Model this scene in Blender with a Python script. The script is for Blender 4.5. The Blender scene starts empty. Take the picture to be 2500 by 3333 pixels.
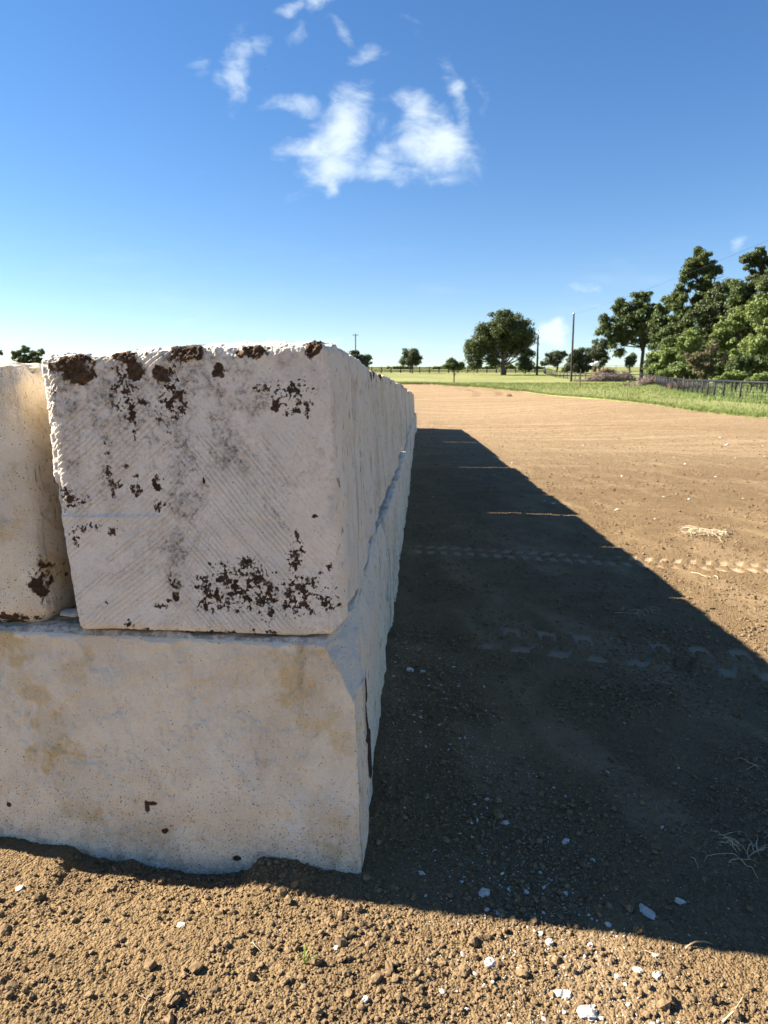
import bpy, math, random
import numpy as np
from math import radians as R
random.seed(7)
RNG = np.random.default_rng(11)
SC = bpy.context.scene
COL = SC.collection

# ------------------------------------------------------------------ camera
EYE = 1.44
PITCH = R(9.2)
FPX, CX, CY = 2312.0, 1250.0, 1666.5
cam_d = bpy.data.cameras.new('camera')
cam = bpy.data.objects.new('camera', cam_d)
COL.objects.link(cam)
cam.location = (0, 0, EYE)
cam.rotation_euler = (R(90) - PITCH, 0, 0)
cam_d.sensor_fit = 'VERTICAL'
cam_d.sensor_height = 34.6
cam_d.sensor_width = 26.0
cam_d.lens = 34.6 * FPX / 3333
cam_d.clip_start = 0.05
cam_d.clip_end = 3000
cam_d.dof.use_dof = True
cam_d.dof.focus_distance = 2.2
cam_d.dof.aperture_fstop = 7.0
SC.camera = cam

# ------------------------------------------------------------------ light
SUN_V = np.array([2.21, -0.52, -1.60])            # the way sunlight travels
SUN_EL = math.atan2(1.60, math.hypot(2.21, 0.52))
SUN_AZ = math.atan2(-2.21, 0.52)                  # clockwise from +Y
sd = bpy.data.lights.new('sun', 'SUN')
sd.energy = 5.0
sd.angle = R(0.53)
sd.color = (1.0, 0.92, 0.79)
sun = bpy.data.objects.new('sun', sd)
COL.objects.link(sun)
from mathutils import Vector
sun.rotation_euler = Vector(SUN_V.tolist()).to_track_quat('-Z', 'Y').to_euler()

SC.view_settings.view_transform = 'Standard'
SC.view_settings.look = 'None'
SC.view_settings.gamma = 1.0
SC.view_settings.exposure = 1.95
SKY_STRENGTH = 0.042


def ray(px, py):
    x = (px - CX) / FPX
    y = -(py - CY) / FPX
    c, s = math.cos(PITCH), math.sin(PITCH)
    return np.array([x, c + y * s, -s + y * c])


def at(px, py, Y):
    r = ray(px, py)
    return r * (Y / r[1]) + np.array([0, 0, EYE])


class NT:
    """tiny helper round a node tree"""
    def __init__(s, tree):
        s.t = tree; s.n = tree.nodes; s.l = tree.links

    def node(s, kind, **kw):
        n = s.n.new(kind)
        for k, v in kw.items():
            if k.startswith('i_'):
                key = k[2:]
                key = int(key) if key.isdigit() else key.replace('_', ' ')
                s.put(n.inputs[key], v)
            else:
                setattr(n, k, v)
        return n

    def put(s, sock, v):
        if isinstance(v, bpy.types.NodeSocket):
            s.l.new(v, sock)
        elif isinstance(v, bpy.types.Node):
            s.l.new(v.outputs[0], sock)
        else:
            sock.default_value = v

    def math(s, op, a, b=0.0, c=None, clamp=False):
        n = s.n.new('ShaderNodeMath'); n.operation = op; n.use_clamp = clamp
        s.put(n.inputs[0], a); s.put(n.inputs[1], b)
        if c is not None: s.put(n.inputs[2], c)
        return n.outputs[0]

    def ramp(s, v, a, b, lo=0.0, hi=1.0, smooth=True):
        n = s.n.new('ShaderNodeMapRange')
        n.interpolation_type = 'SMOOTHSTEP' if smooth else 'LINEAR'
        s.put(n.inputs['Value'], v)
        n.inputs['From Min'].default_value = a; n.inputs['From Max'].default_value = b
        n.inputs['To Min'].default_value = lo; n.inputs['To Max'].default_value = hi
        return n.outputs[0]

    def mix(s, f, a, b, mode='MIX'):
        n = s.n.new('ShaderNodeMix'); n.data_type = 'RGBA'; n.blend_type = mode
        s.put(n.inputs[0], f)
        for sock, v in ((n.inputs[6], a), (n.inputs[7], b)):
            if isinstance(v, tuple) and len(v) == 3: v = v + (1.0,)
            s.put(sock, v)
        return n.outputs[2]

    def noise(s, vec, scale, detail=4.0, rough=0.55, dist=0.0):
        n = s.n.new('ShaderNodeTexNoise')
        s.put(n.inputs['Vector'], vec)
        n.inputs['Scale'].default_value = scale
        n.inputs['Detail'].default_value = detail
        n.inputs['Roughness'].default_value = rough
        n.inputs['Distortion'].default_value = dist
        return n.outputs[0]

    def mapping(s, vec, loc=(0, 0, 0), rot=(0, 0, 0), scale=(1, 1, 1), kind='POINT'):
        n = s.n.new('ShaderNodeMapping'); n.vector_type = kind
        s.put(n.inputs['Vector'], vec)
        n.inputs['Location'].default_value = loc
        n.inputs['Rotation'].default_value = rot
        n.inputs['Scale'].default_value = scale
        return n.outputs[0]

    def attr(s, name):
        n = s.n.new('ShaderNodeAttribute'); n.attribute_name = name
        return n.outputs['Fac']


# ------------------------------------------------------------------ sky with clouds
world = bpy.data.worlds.new('World')
SC.world = world
world.use_nodes = True
w = NT(world.node_tree)
w.n.clear()
sky = w.n.new('ShaderNodeTexSky')
sky.sky_type = 'NISHITA'
sky.sun_disc = False
sky.sun_elevation = SUN_EL
sky.sun_rotation = SUN_AZ
sky.air_density = 1.0
sky.dust_density = 0.0
sky.ozone_density = 1.6
sky.altitude = 150
tc = w.n.new('ShaderNodeTexCoord')
sep = w.node('ShaderNodeSeparateXYZ', i_0=tc.outputs['Generated'])
yy = w.math('MAXIMUM', sep.outputs[1], 0.02)
uu = w.math('DIVIDE', sep.outputs[0], yy)
vv = w.math('DIVIDE', sep.outputs[2], yy)
uv = w.node('ShaderNodeCombineXYZ', i_0=uu, i_1=vv).outputs[0]
wn = w.n.new('ShaderNodeTexNoise'); w.put(wn.inputs['Vector'], uv)
wn.inputs['Scale'].default_value = 10; wn.inputs['Detail'].default_value = 5
wsub = w.node('ShaderNodeVectorMath', operation='SUBTRACT', i_0=wn.outputs['Color'], i_1=(0.5, 0.5, 0.5))
wsc = w.node('ShaderNodeVectorMath', operation='SCALE', i_0=wsub.outputs[0]); wsc.inputs['Scale'].default_value = 0.085
wuv = w.node('ShaderNodeVectorMath', operation='ADD', i_0=uv, i_1=wsc.outputs[0]).outputs[0]
# where each cloud stands in the sky: (px, py, rx, ry, lean in degrees clockwise, strength)
CLOUDS = [
    (1092, 445, 78, 165, 33, 1.0), (1090, 575, 34, 75, 10, .72), (1000, 470, 95, 45, -10, .68), (985, 322, 85, 34, 5, .66),
    (1045, 525, 80, 50, 20, .6), (1165, 345, 40, 60, 20, .6), (1405, 470, 150, 85, 5, .98), (1456, 490, 80, 75, 0, 1.0),
    (1487, 330, 42, 125, -14, .74), (1346, 400, 55, 60, 20, .8), (1235, 505, 95, 52, 0, .82), (778, 215, 42, 105, 8, .72),
    (829, 122, 55, 40, 0, .58), (925, 80, 46, 60, 20, .56), (945, 10, 50, 26, 0, .72), (1041, 10, 52, 34, 0, .75),
    (1105, 95, 30, 66, -30, .52), (1182, 200, 82, 30, -12, .54), (1580, 300, 30, 62, -10, .58), (1330, 545, 120, 42, 0, .62),
    (720, 265, 30, 40, -20, .5), (640, 210, 45, 38, 0, .47), (638, 533, 30, 16, 20, .46), (560, 1056, 70, 16, 0, .5),
    (1480, 1145, 60, 26, 0, .6), (1415, 1170, 50, 22, 0, .58), (1345, 1140, 40, 14, 0, .5),
    (1795, 1082, 48, 34, 5, 1.3), (1806, 1066, 34, 26, 0, 1.3), (1745, 1110, 50, 22, 0, .6), (2395, 768, 40, 30, 0, .56), (1910, 945, 58, 30, 0, .52),
    (1080, 1128, 34, 14, 0, .55), (1340, 48, 34, 44, 10, .40), (1720, 1130, 60, 18, 0, .5),
]
mask = None
for (px, py, rx, ry, lean, st) in CLOUDS:
    r = ray(px, py)
    m = w.mapping(wuv, (r[0] / r[1], r[2] / r[1], 0), (0, 0, -R(lean)), (1.98 * rx / FPX, 1.98 * ry / FPX, 1.0), 'TEXTURE')
    ln = w.node('ShaderNodeVectorMath', operation='LENGTH', i_0=m).outputs['Value']
    b = w.ramp(ln, 0.0, 1.0, st, 0.0)
    mask = b if mask is None else w.math('MAXIMUM', mask, b)
n1 = w.noise(w.mapping(uv, rot=(0, 0, R(35)), scale=(1.0, 1.9, 1)), 15, 9, 0.60, 0.5)
n1 = w.math('MULTIPLY_ADD', n1, 2.0, -1.0)
n1b = w.math('MULTIPLY_ADD', w.noise(uv, 7.0, 3, 0.5), 2.0, -1.0)
dens = w.math('MULTIPLY_ADD', mask, 1.42, w.math('MULTIPLY_ADD', n1, 1.15, w.math('MULTIPLY_ADD', n1b, 0.25, -0.50)))
dens = w.math('MULTIPLY', w.ramp(dens, -0.12, 1.25), w.ramp(mask, 0.02, 0.40))
# faint streaks of thin cirrus low over the horizon
n2 = w.noise(w.mapping(uv, scale=(2.0, 9.0, 1)), 2.2, 5, 0.6)
low = w.math('MULTIPLY', w.ramp(n2, 0.50, 0.78), w.math('MULTIPLY', w.ramp(vv, 0.28, 0.06), 0.22))
dens = w.math('MAXIMUM', dens, low)
dens = w.math('MULTIPLY', dens, w.math('GREATER_THAN', sep.outputs[1], 0.02))
dens = w.math('MULTIPLY', dens, 0.86)
hs = w.node('ShaderNodeHueSaturation', i_Color=sky.outputs[0])
hs.inputs['Saturation'].default_value = 1.26
hs.inputs['Hue'].default_value = 0.501
hs.inputs['Value'].default_value = 1.0
sk = w.mix(1.0, hs.outputs[0], (0.99, 0.985, 1.07, 1.0), 'MULTIPLY')
cl = w.mix(dens, sk, (6.2, 7.0, 7.5, 1.0))
bg = w.node('ShaderNodeBackground', i_Color=cl)
bg.inputs['Strength'].default_value = SKY_STRENGTH
out = w.n.new('ShaderNodeOutputWorld')
w.l.new(bg.outputs[0], out.inputs[0])

# ------------------------------------------------------------------ numeric noise
_g = np.random.default_rng(3)
_P = np.concatenate([_g.permutation(256)] * 3)
_G = _g.normal(size=(256, 3)); _G /= np.linalg.norm(_G, axis=1)[:, None]
_G = _G.astype(np.float32)


def pn(x, y, z):
    x, y, z = np.broadcast_arrays(np.asarray(x, np.float64), np.asarray(y, np.float64), np.asarray(z, np.float64))
    xi = np.floor(x).astype(np.int64); yi = np.floor(y).astype(np.int64); zi = np.floor(z).astype(np.int64)
    fx = (x - xi).astype(np.float32); fy = (y - yi).astype(np.float32); fz = (z - zi).astype(np.float32)
    u = fx * fx * fx * (fx * (fx * 6 - 15) + 10); v = fy * fy * fy * (fy * (fy * 6 - 15) + 10); q = fz * fz * fz * (fz * (fz * 6 - 15) + 10)
    xi &= 255; yi &= 255; zi &= 255
    def gr(i, j, k):
        g = _G[_P[_P[_P[(xi + i) & 255] + ((yi + j) & 255)] + ((zi + k) & 255)]]
        return g[..., 0] * (fx - i) + g[..., 1] * (fy - j) + g[..., 2] * (fz - k)
    a = gr(0, 0, 0) * (1 - u) + gr(1, 0, 0) * u
    b = gr(0, 1, 0) * (1 - u) + gr(1, 1, 0) * u
    c = gr(0, 0, 1) * (1 - u) + gr(1, 0, 1) * u
    d = gr(0, 1, 1) * (1 - u) + gr(1, 1, 1) * u
    return (a * (1 - v) + b * v) * (1 - q) + (c * (1 - v) + d * v) * q


def fbm(x, y, z, o=4, g=0.5, lac=2.03):
    s = 0; a = 1.0
    for i in range(o):
        s = s + a * pn(x * lac ** i + 17 * i, y * lac ** i - 9 * i, z * lac ** i + 5 * i)
        a *= g
    return s


def sst(a, b, x):
    t = np.clip((x - a) / (b - a), 0, 1)
    return t * t * (3 - 2 * t)


# ------------------------------------------------------------------ mesh helpers
def mesh_np(name, V, F, mat=None, parent=None, attrs=None, smooth=True, loc=None):
    V = np.asarray(V, np.float32)
    loc = np.zeros(3) if loc is None else np.asarray(loc, float)
    me = bpy.data.meshes.new(name)
    F = np.asarray(F, np.int32)
    k = F.shape[1]
    me.vertices.add(len(V)); me.vertices.foreach_set('co', (V - loc.astype(np.float32)).ravel())
    me.loops.add(F.size); me.loops.foreach_set('vertex_index', F.ravel())
    me.polygons.add(len(F))
    me.polygons.foreach_set('loop_start', np.arange(0, F.size, k, dtype=np.int32))
    me.polygons.foreach_set('loop_total', np.full(len(F), k, np.int32))
    me.update(calc_edges=True)
    me.polygons.foreach_set('use_smooth', np.full(len(F), smooth, bool))
    for an, av in (attrs or {}).items():
        a = me.attributes.new(an, 'FLOAT', 'POINT')
        a.data.foreach_set('value', np.asarray(av, np.float32))
    me.validate()
    o = bpy.data.objects.new(name, me)
    if mat: me.materials.append(mat)
    COL.objects.link(o)
    o.location = loc.tolist()
    if parent is not None:
        o.parent = parent
        o.location = (Vector(loc.tolist()) - parent.location)
    return o


def tag(o, label=None, cat=None, group=None, kind=None):
    if label: o['label'] = label
    if cat: o['category'] = cat
    if group: o['group'] = group
    if kind: o['kind'] = kind
    return o


def empty(name, loc, label, cat, group=None):
    o = bpy.data.objects.new(name, None)
    COL.objects.link(o)
    o.location = [float(c) for c in loc]
    o.empty_display_size = 0.2
    return tag(o, label, cat, group)


class MB:
    """collects tubes and boxes in one mesh"""
    def __init__(s): s.V = []; s.F = []; s.n = 0

    def add(s, V, F):
        s.V.append(np.asarray(V, float)); s.F.append(np.asarray(F) + s.n); s.n += len(V)

    def tube(s, pts, rad, seg=6):
        pts = np.asarray(pts, float); n = len(pts)
        rad = np.broadcast_to(np.asarray(rad, float), (n,))
        T = np.gradient(pts, axis=0); T /= np.linalg.norm(T, axis=1)[:, None] + 1e-9
        ref = np.array([0, 0, 1.0]) if abs(T[:, 2]).mean() < .8 else np.array([1.0, 0, 0])
        A = np.cross(T, ref); A /= np.linalg.norm(A, axis=1)[:, None] + 1e-9
        B = np.cross(T, A)
        an = np.linspace(0, 2 * np.pi, seg, endpoint=False)
        ring = A[:, None] * np.cos(an)[None, :, None] + B[:, None] * np.sin(an)[None, :, None]
        V = (pts[:, None] + ring * rad[:, None, None]).reshape(-1, 3)
        V = np.vstack([V, pts[0], pts[-1]])
        i = np.arange(n - 1)[:, None] * seg; j = np.arange(seg)[None]; j2 = (j + 1) % seg
        F = np.stack([i + j, i + j2, i + seg + j2, i + seg + j], -1).reshape(-1, 4)
        c0, c1 = n * seg, n * seg + 1
        e = (n - 1) * seg
        cap = [[c0, (k + 1) % seg, k, k] for k in range(seg)] + [[c1, e + k, e + (k + 1) % seg, e + (k + 1) % seg] for k in range(seg)]
        s.tri = getattr(s, 'tri', [])
        s.tri.append((np.array([[a, b, c] for a, b, c, _ in cap]) + s.n))
        s.add(V, F)

    def box(s, c, h, ax=None):
        ax = np.eye(3) if ax is None else np.asarray(ax, float)
        q = np.array([[x, y, z] for x in (-1, 1) for y in (-1, 1) for z in (-1, 1)], float) * np.asarray(h)
        V = q @ ax + np.asarray(c)
        s.add(V, [[0, 1, 3, 2], [4, 6, 7, 5], [0, 4, 5, 1], [2, 3, 7, 6], [0, 2, 6, 4], [1, 5, 7, 3]])

    def build(s, name, mat, parent=None, loc=None, smooth=True):
        V = np.vstack(s.V)
        quads = np.vstack(s.F)
        tris = getattr(s, 'tri', [])
        tri = np.vstack(tris) if tris else np.zeros((0, 3), int)
        q2 = np.vstack([quads[:, [0, 1, 2]], quads[:, [0, 2, 3]], tri])
        if loc is None: loc = parent.location if parent is not None else np.array([V[:, 0].mean(), V[:, 1].mean(), V[:, 2].min()])
        return mesh_np(name, V, q2, mat, parent, None, smooth, np.array(loc))


# ------------------------------------------------------------------ terrain
_d = np.arange(-50, 1200, 0.5)
def _tab(k):
    z = np.interp(_d, [a for a, _ in k], [b for _, b in k])
    ker = np.hanning(15); ker /= ker.sum()
    zp = np.pad(z, 7, mode='edge')
    return np.convolve(zp, ker, 'valid')
_FAR = [(80, 2.42), (96, 3.08), (115, 3.8), (130, 4.7), (145, 5.7), (167, 6.75), (200, 8.7), (240, 11.1), (300, 12.0), (1200, 12)]
_TA = _tab([(-50, 0), (15, 0), (25, .10), (33, .42), (38, .68), (42, 1.0), (47, 1.22), (60, 1.54), (66, 1.84)] + _FAR)
_TB = _tab([(-50, 0), (33, 0), (45, .50), (60, 1.35)] + _FAR)


def tz(x, y):
    a = np.interp(y, _d, _TA); b = np.interp(y, _d, _TB)
    s = sst(3, 15, x)
    return a * s + b * (1 - s)


def lower_face(y): return -0.065 + 0.049 * (y - 2)
def front_y(x): return 1.985 - 0.128 * (x + 0.07)


TRACKS = [((0.62, 4.18), (2.35, 3.60), 0.46, 0.215, .030), ((0.30, 6.70), (4.6, 5.53), 0.42, 0.125, -.03)]
RUTS = [((2.2, 3.75), (1.9, 2.4), .10), ((4.4, 9.0), (9.0, 7.2), .22), ((3.0, 14.5), (14, 11.0), .25)]


FAR_RUTS = [((2.6, 60), (24, 42), .55, 1.5), ((2.4, 56.5), (23, 39), .45, 1.5), ((2.0, 36), (15, 27), .28, .6), ((2.2, 34), (16, 25), .25, .6), ((4, 92), (7.5, 60), .5, 3.0), ((6, 92), (9.5, 60), .5, 3.0), ((9, 80), (13, 58), .45, 2.5)]


def ground_fields(x, y):
    """height added to the terrain, and how compressed the soil is"""
    r = np.hypot(x, y)
    near = 1 - sst(5.0, 11.0, r)
    mid = 1 - sst(25, 60, r)
    h = 0.018 * fbm(x * 0.7, y * 0.7, 0, 3)
    smooth = sst(0.05, 0.30, fbm(x * 2.6 + .5 * y + 3, y * 0.55, 4.2, 3)) * 0.5 * sst(1.9, 2.3, y) + sst(.12, .4, fbm(x * 1.3, y * 1.6, 8.2, 3)) * .5 * sst(2.0, 1.8, y)
    press = np.zeros_like(h)
    # tyre prints
    for (a, b, wd, pitch, skew) in TRACKS:
        a = np.array(a); b = np.array(b); L = np.linalg.norm(b - a); t = (b - a) / L; n = np.array([-t[1], t[0]])
        s_ = (x - a[0]) * t[0] + (y - a[1]) * t[1]; c_ = (x - a[0]) * n[0] + (y - a[1]) * n[1]
        c_ = c_ + 0.02 * pn(s_ * 1.3, 0, 7)
        inside = sst(wd / 2 + .02, wd / 2 - .015, np.abs(c_)) * sst(-.15, .1, s_) * sst(L + .5, L, s_)
        ph = (s_ + skew * 6 * np.abs(c_) + np.where(c_ > 0, pitch * .5, 0)) / pitch
        fr = ph - np.floor(ph)
        lug = sst(0.0, .06, fr) * sst(.58, .50, fr)
        hole = sst(.10, .16, fr) * sst(.44, .38, fr) * sst(.13, .10, np.abs(c_)) * sst(-.01, .0, np.abs(c_))
        hole = hole * (1 if pitch > .2 else 0); lug = lug if pitch > .2 else lug * sst(.02, .05, np.abs(c_))
        lug = lug * (1 - hole)
        rib = sst(.03, .015, np.abs(c_))
        lug = lug * (1 - rib)
        keep = sst(-.65, -.15, fbm(x * 5, y * 5, 31, 3))
        h = h + inside * ((-0.018 * lug + .004) * (0.25 + .75 * keep) * (1 if pitch > .2 else .6) - .004)
        press = np.maximum(press, inside * np.clip(.22 + .78 * lug * keep, 0, 1) * sst(-.6, -.1, fbm(x * 1.6, y * 1.6, 37, 2)))
    for (a, b, wd) in RUTS:
        a = np.array(a); b = np.array(b); L = np.linalg.norm(b - a); t = (b - a) / L; n = np.array([-t[1], t[0]])
        s_ = (x - a[0]) * t[0] + (y - a[1]) * t[1]; c_ = (x - a[0]) * n[0] + (y - a[1]) * n[1] + .08 * pn(s_ * .7, 2, 7)
        h = h + sst(wd * 1.6, 0, np.abs(c_)) * sst(-.3, .2, s_) * sst(L + .3, L - .2, s_) * (.02 * pn(x * 7, y * 7, 3) + .012)
    sm = np.clip(np.maximum(smooth, press), 0, 1)
    rough = (1 - .8 * sm)
    h = h + 0.012 * fbm(x * 4, y * 4, 1.3, 3) * mid * (1 - .5 * press)
    k = near * rough
    f1 = pn(x * 24, y * 24, 5.0)
    h = h + 0.011 * k * np.maximum(f1, 0) ** 1.1
    f2 = pn(x * 62, y * 62, 9.0)
    h = h + 0.0085 * k * np.maximum(f2 + .12, 0)
    f3 = pn(x * 150, y * 150, 2.0)
    h = h + 0.0052 * k * f3 * (1 - sst(2.2, 4.0, r))
    # soil heaped against the foot of the corner block
    fy = front_y(x)
    dist = fy - y
    crest = np.interp(x, [-3, -1.25, -1.01, -.98, -.87, -.81, -.75, -.55, -.44, -.38, -.27, -.20, -.07, .05],
                      [.0, .004, -.005, -.032, -.050, -.034, -.052, -.05, -.036, .020, .022, -.004, -.002, 0])
    crest = crest + .008 * pn(x * 9, 3, 3) * sst(.05, -.1, x)
    h = h + crest * np.exp(-(np.maximum(dist, 0) / np.where(crest > 0, .09, .16)) ** 1.5) * (dist > -.3)
    # strip of fallen chippings and soil along the side of the row
    ds = x - lower_face(y)
    h = h + (.02 + .015 * pn(y * 2, 1, 1)) * np.exp(-(ds / .12) ** 2) * sst(1.95, 2.3, y) * mid
    # grader marks far out in the field
    far = sst(9, 25, y) * (1 - sst(90, 130, y))
    warp = 1.5 * pn(x * .06, y * .06, 8)
    h = h + far * .014 * pn((x * .10 + warp), (y * 1.1 + x * .16 + warp * 1.2), 4)
    rut = np.zeros_like(h)
    for (a, b, wd, bow) in FAR_RUTS:
        a = np.array(a); b = np.array(b); L = np.linalg.norm(b - a); t = (b - a) / L; n = np.array([-t[1], t[0]])
        s_ = ((x - a[0]) * t[0] + (y - a[1]) * t[1]) / L; c_ = (x - a[0]) * n[0] + (y - a[1]) * n[1] - bow * 4 * s_ * (1 - s_) + .25 * pn(s_ * 9, bow, 7)
        rut = np.maximum(rut, sst(wd, wd * .3, np.abs(c_)) * sst(-.05, .1, s_) * sst(1.05, .9, s_) * (.55 + .9 * pn(x * .9, y * 1.3, 3)))
    h = h - .05 * rut
    ground_fields.rut = rut
    return h, sm


def H(x, y):
    x = np.atleast_1d(np.asarray(x, float)); y = np.atleast_1d(np.asarray(y, float))
    return tz(x, y) + ground_fields(x, y)[0]


def Hs(x, y): return float(H(x, y)[0])


# ------------------------------------------------------------------ materials
def new_mat(name):
    m = bpy.data.materials.new(name); m.use_nodes = True
    t = NT(m.node_tree); t.n.clear()
    p = t.n.new('ShaderNodeBsdfPrincipled'); o = t.n.new('ShaderNodeOutputMaterial')
    t.l.new(p.outputs[0], o.inputs[0])
    p.inputs['Roughness'].default_value = 0.9
    p.inputs['Specular IOR Level'].default_value = 0.25
    return m, t, p, o


def plain(name, col, rough=0.7, metal=0.0, var=0.15, scale=8.0, bump=0.0):
    m, t, p, o = new_mat(name)
    g = t.n.new('ShaderNodeNewGeometry')
    n = t.noise(g.outputs['Position'], scale, 4)
    a = tuple(c * (1 - var) for c in col); b = tuple(min(1, c * (1 + var)) for c in col)
    t.put(p.inputs['Base Color'], t.mix(t.ramp(n, .3, .7), a, b))
    p.inputs['Roughness'].default_value = rough; p.inputs['Metallic'].default_value = metal
    if bump:
        bp = t.n.new('ShaderNodeBump'); bp.inputs['Distance'].default_value = bump
        t.put(bp.inputs['Height'], n); t.l.new(bp.outputs[0], p.inputs['Normal'])
    return m


def dirt_material():
    m, t, p, o = new_mat('dirt')
    g = t.n.new('ShaderNodeNewGeometry'); P = g.outputs['Position']
    big = t.noise(P, 0.55, 4, .6)
    med = t.noise(P, 3.5, 5, .6)
    fine = t.noise(P, 55, 4, .7)
    grit = t.noise(P, 240, 3, .7)
    c = t.mix(t.ramp(med, .32, .68), (.165, .110, .054), (.232, .158, .080))
    c = t.mix(t.ramp(big, .40, .66, 0, .6), c, (.165, .106, .054))
    c = t.mix(t.ramp(fine, .35, .7, 0, .45), c, (.285, .198, .112))
    c = t.mix(t.ramp(grit, .56, .74, 0, .5), c, (.13, .080, .045))
    sm = t.attr('press')
    c = t.mix(t.math('MULTIPLY', t.ramp(sm, .35, 1.0), .85), c, (.34, .25, .16))
    # streaks left by the grader, dry straw and stones out in the field
    sp = t.node('ShaderNodeSeparateXYZ', i_0=P)
    farm = t.ramp(sp.outputs[1], 7, 24)
    wn_ = t.n.new('ShaderNodeTexNoise'); t.put(wn_.inputs['Vector'], P); wn_.inputs['Scale'].default_value = .05
    wv = t.node('ShaderNodeVectorMath', operation='MULTIPLY_ADD', i_0=wn_.outputs['Color'], i_1=(18, 18, 0), i_2=P).outputs[0]
    st = t.noise(t.mapping(wv, rot=(0, 0, R(12)), scale=(.10, 1.0, 1)), .9, 5, .65)
    c = t.mix(t.math('MULTIPLY', t.ramp(st, .52, .63), t.math('MULTIPLY', farm, .95)), c, (.19, .115, .058))
    c = t.mix(t.math('MULTIPLY', t.ramp(st, .48, .40), t.math('MULTIPLY', farm, .7)), c, (.46, .325, .20))
    c = t.mix(t.math('MULTIPLY', farm, .55), c, (.36, .25, .14))
    straw = t.noise(t.mapping(P, rot=(0, 0, R(-20)), scale=(1, 2.0, 1)), 7.5, 8, .88)
    c = t.mix(t.math('MULTIPLY', t.ramp(straw, .515, .58), t.math('MULTIPLY', t.ramp(sp.outputs[1], 8, 22), .8)), c, (.50, .385, .25))
    spots = t.noise(t.mapping(P, scale=(1, 1.6, 1)), 9.0, 6, .75)
    c = t.mix(t.math('MULTIPLY', t.ramp(spots, .525, .60), t.math('MULTIPLY', farm, .7)), c, (.13, .078, .042))
    c = t.mix(t.math('MULTIPLY', t.attr('rut'), .75, clamp=True), c, (.17, .10, .052))
    t.put(p.inputs['Base Color'], c)
    p.inputs['Roughness'].default_value = 1.0
    p.inputs['Specular IOR Level'].default_value = 0.1
    vz = t.n.new('ShaderNodeTexVoronoi'); vz.inputs['Scale'].default_value = 130; t.put(vz.inputs['Vector'], P)
    vy = t.n.new('ShaderNodeTexVoronoi'); vy.inputs['Scale'].default_value = 48; t.put(vy.inputs['Vector'], P)
    hb = t.math('ADD', t.math('MULTIPLY', fine, .7), t.math('MULTIPLY', grit, .3))
    hb = t.math('SUBTRACT', hb, t.math('MULTIPLY', vz.outputs['Distance'], .55))
    hb = t.math('SUBTRACT', hb, t.math('MULTIPLY', t.math('MULTIPLY', vy.outputs['Distance'], t.ramp(med, .45, .6)), .8))
    keep = t.math('SUBTRACT', 1.0, t.math('MULTIPLY', sm, .7))
    b1 = t.n.new('ShaderNodeBump'); b1.inputs['Distance'].default_value = .016
    t.put(b1.inputs['Strength'], t.math('MULTIPLY', keep, 1.0)); t.put(b1.inputs['Height'], hb)
    b2 = t.n.new('ShaderNodeBump'); b2.inputs['Distance'].default_value = .10
    t.put(b2.inputs['Strength'], t.math('MULTIPLY', t.ramp(sp.outputs[1], 5, 12), .9))
    t.put(b2.inputs['Height'], t.noise(P, 9, 5, .75)); t.l.new(b1.outputs[0], b2.inputs['Normal'])
    t.l.new(b2.outputs[0], p.inputs['Normal'])
    return m


def grass_material():
    m, t, p, o = new_mat('grass')
    g = t.n.new('ShaderNodeNewGeometry'); P = g.outputs['Position']
    a = t.noise(t.mapping(P, scale=(.5, 1.0, 1)), .10, 5, .6)
    b = t.noise(P, 2.5, 5, .7)
    c = t.mix(t.ramp(a, .38, .62), (.145, .175, .042), (.25, .235, .088))
    c = t.mix(t.ramp(b, .40, .75, 0, .5), c, (.28, .27, .12))
    c = t.mix(t.ramp(b, .5, .28, 0, .5), c, (.07, .115, .02))
    t.put(p.inputs['Base Color'], c)
    bp = t.n.new('ShaderNodeBump'); bp.inputs['Distance'].default_value = .12; bp.inputs['Strength'].default_value = .6
    t.put(bp.inputs['Height'], t.noise(P, 8, 5, .8)); t.l.new(bp.outputs[0], p.inputs['Normal'])
    return m


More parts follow.
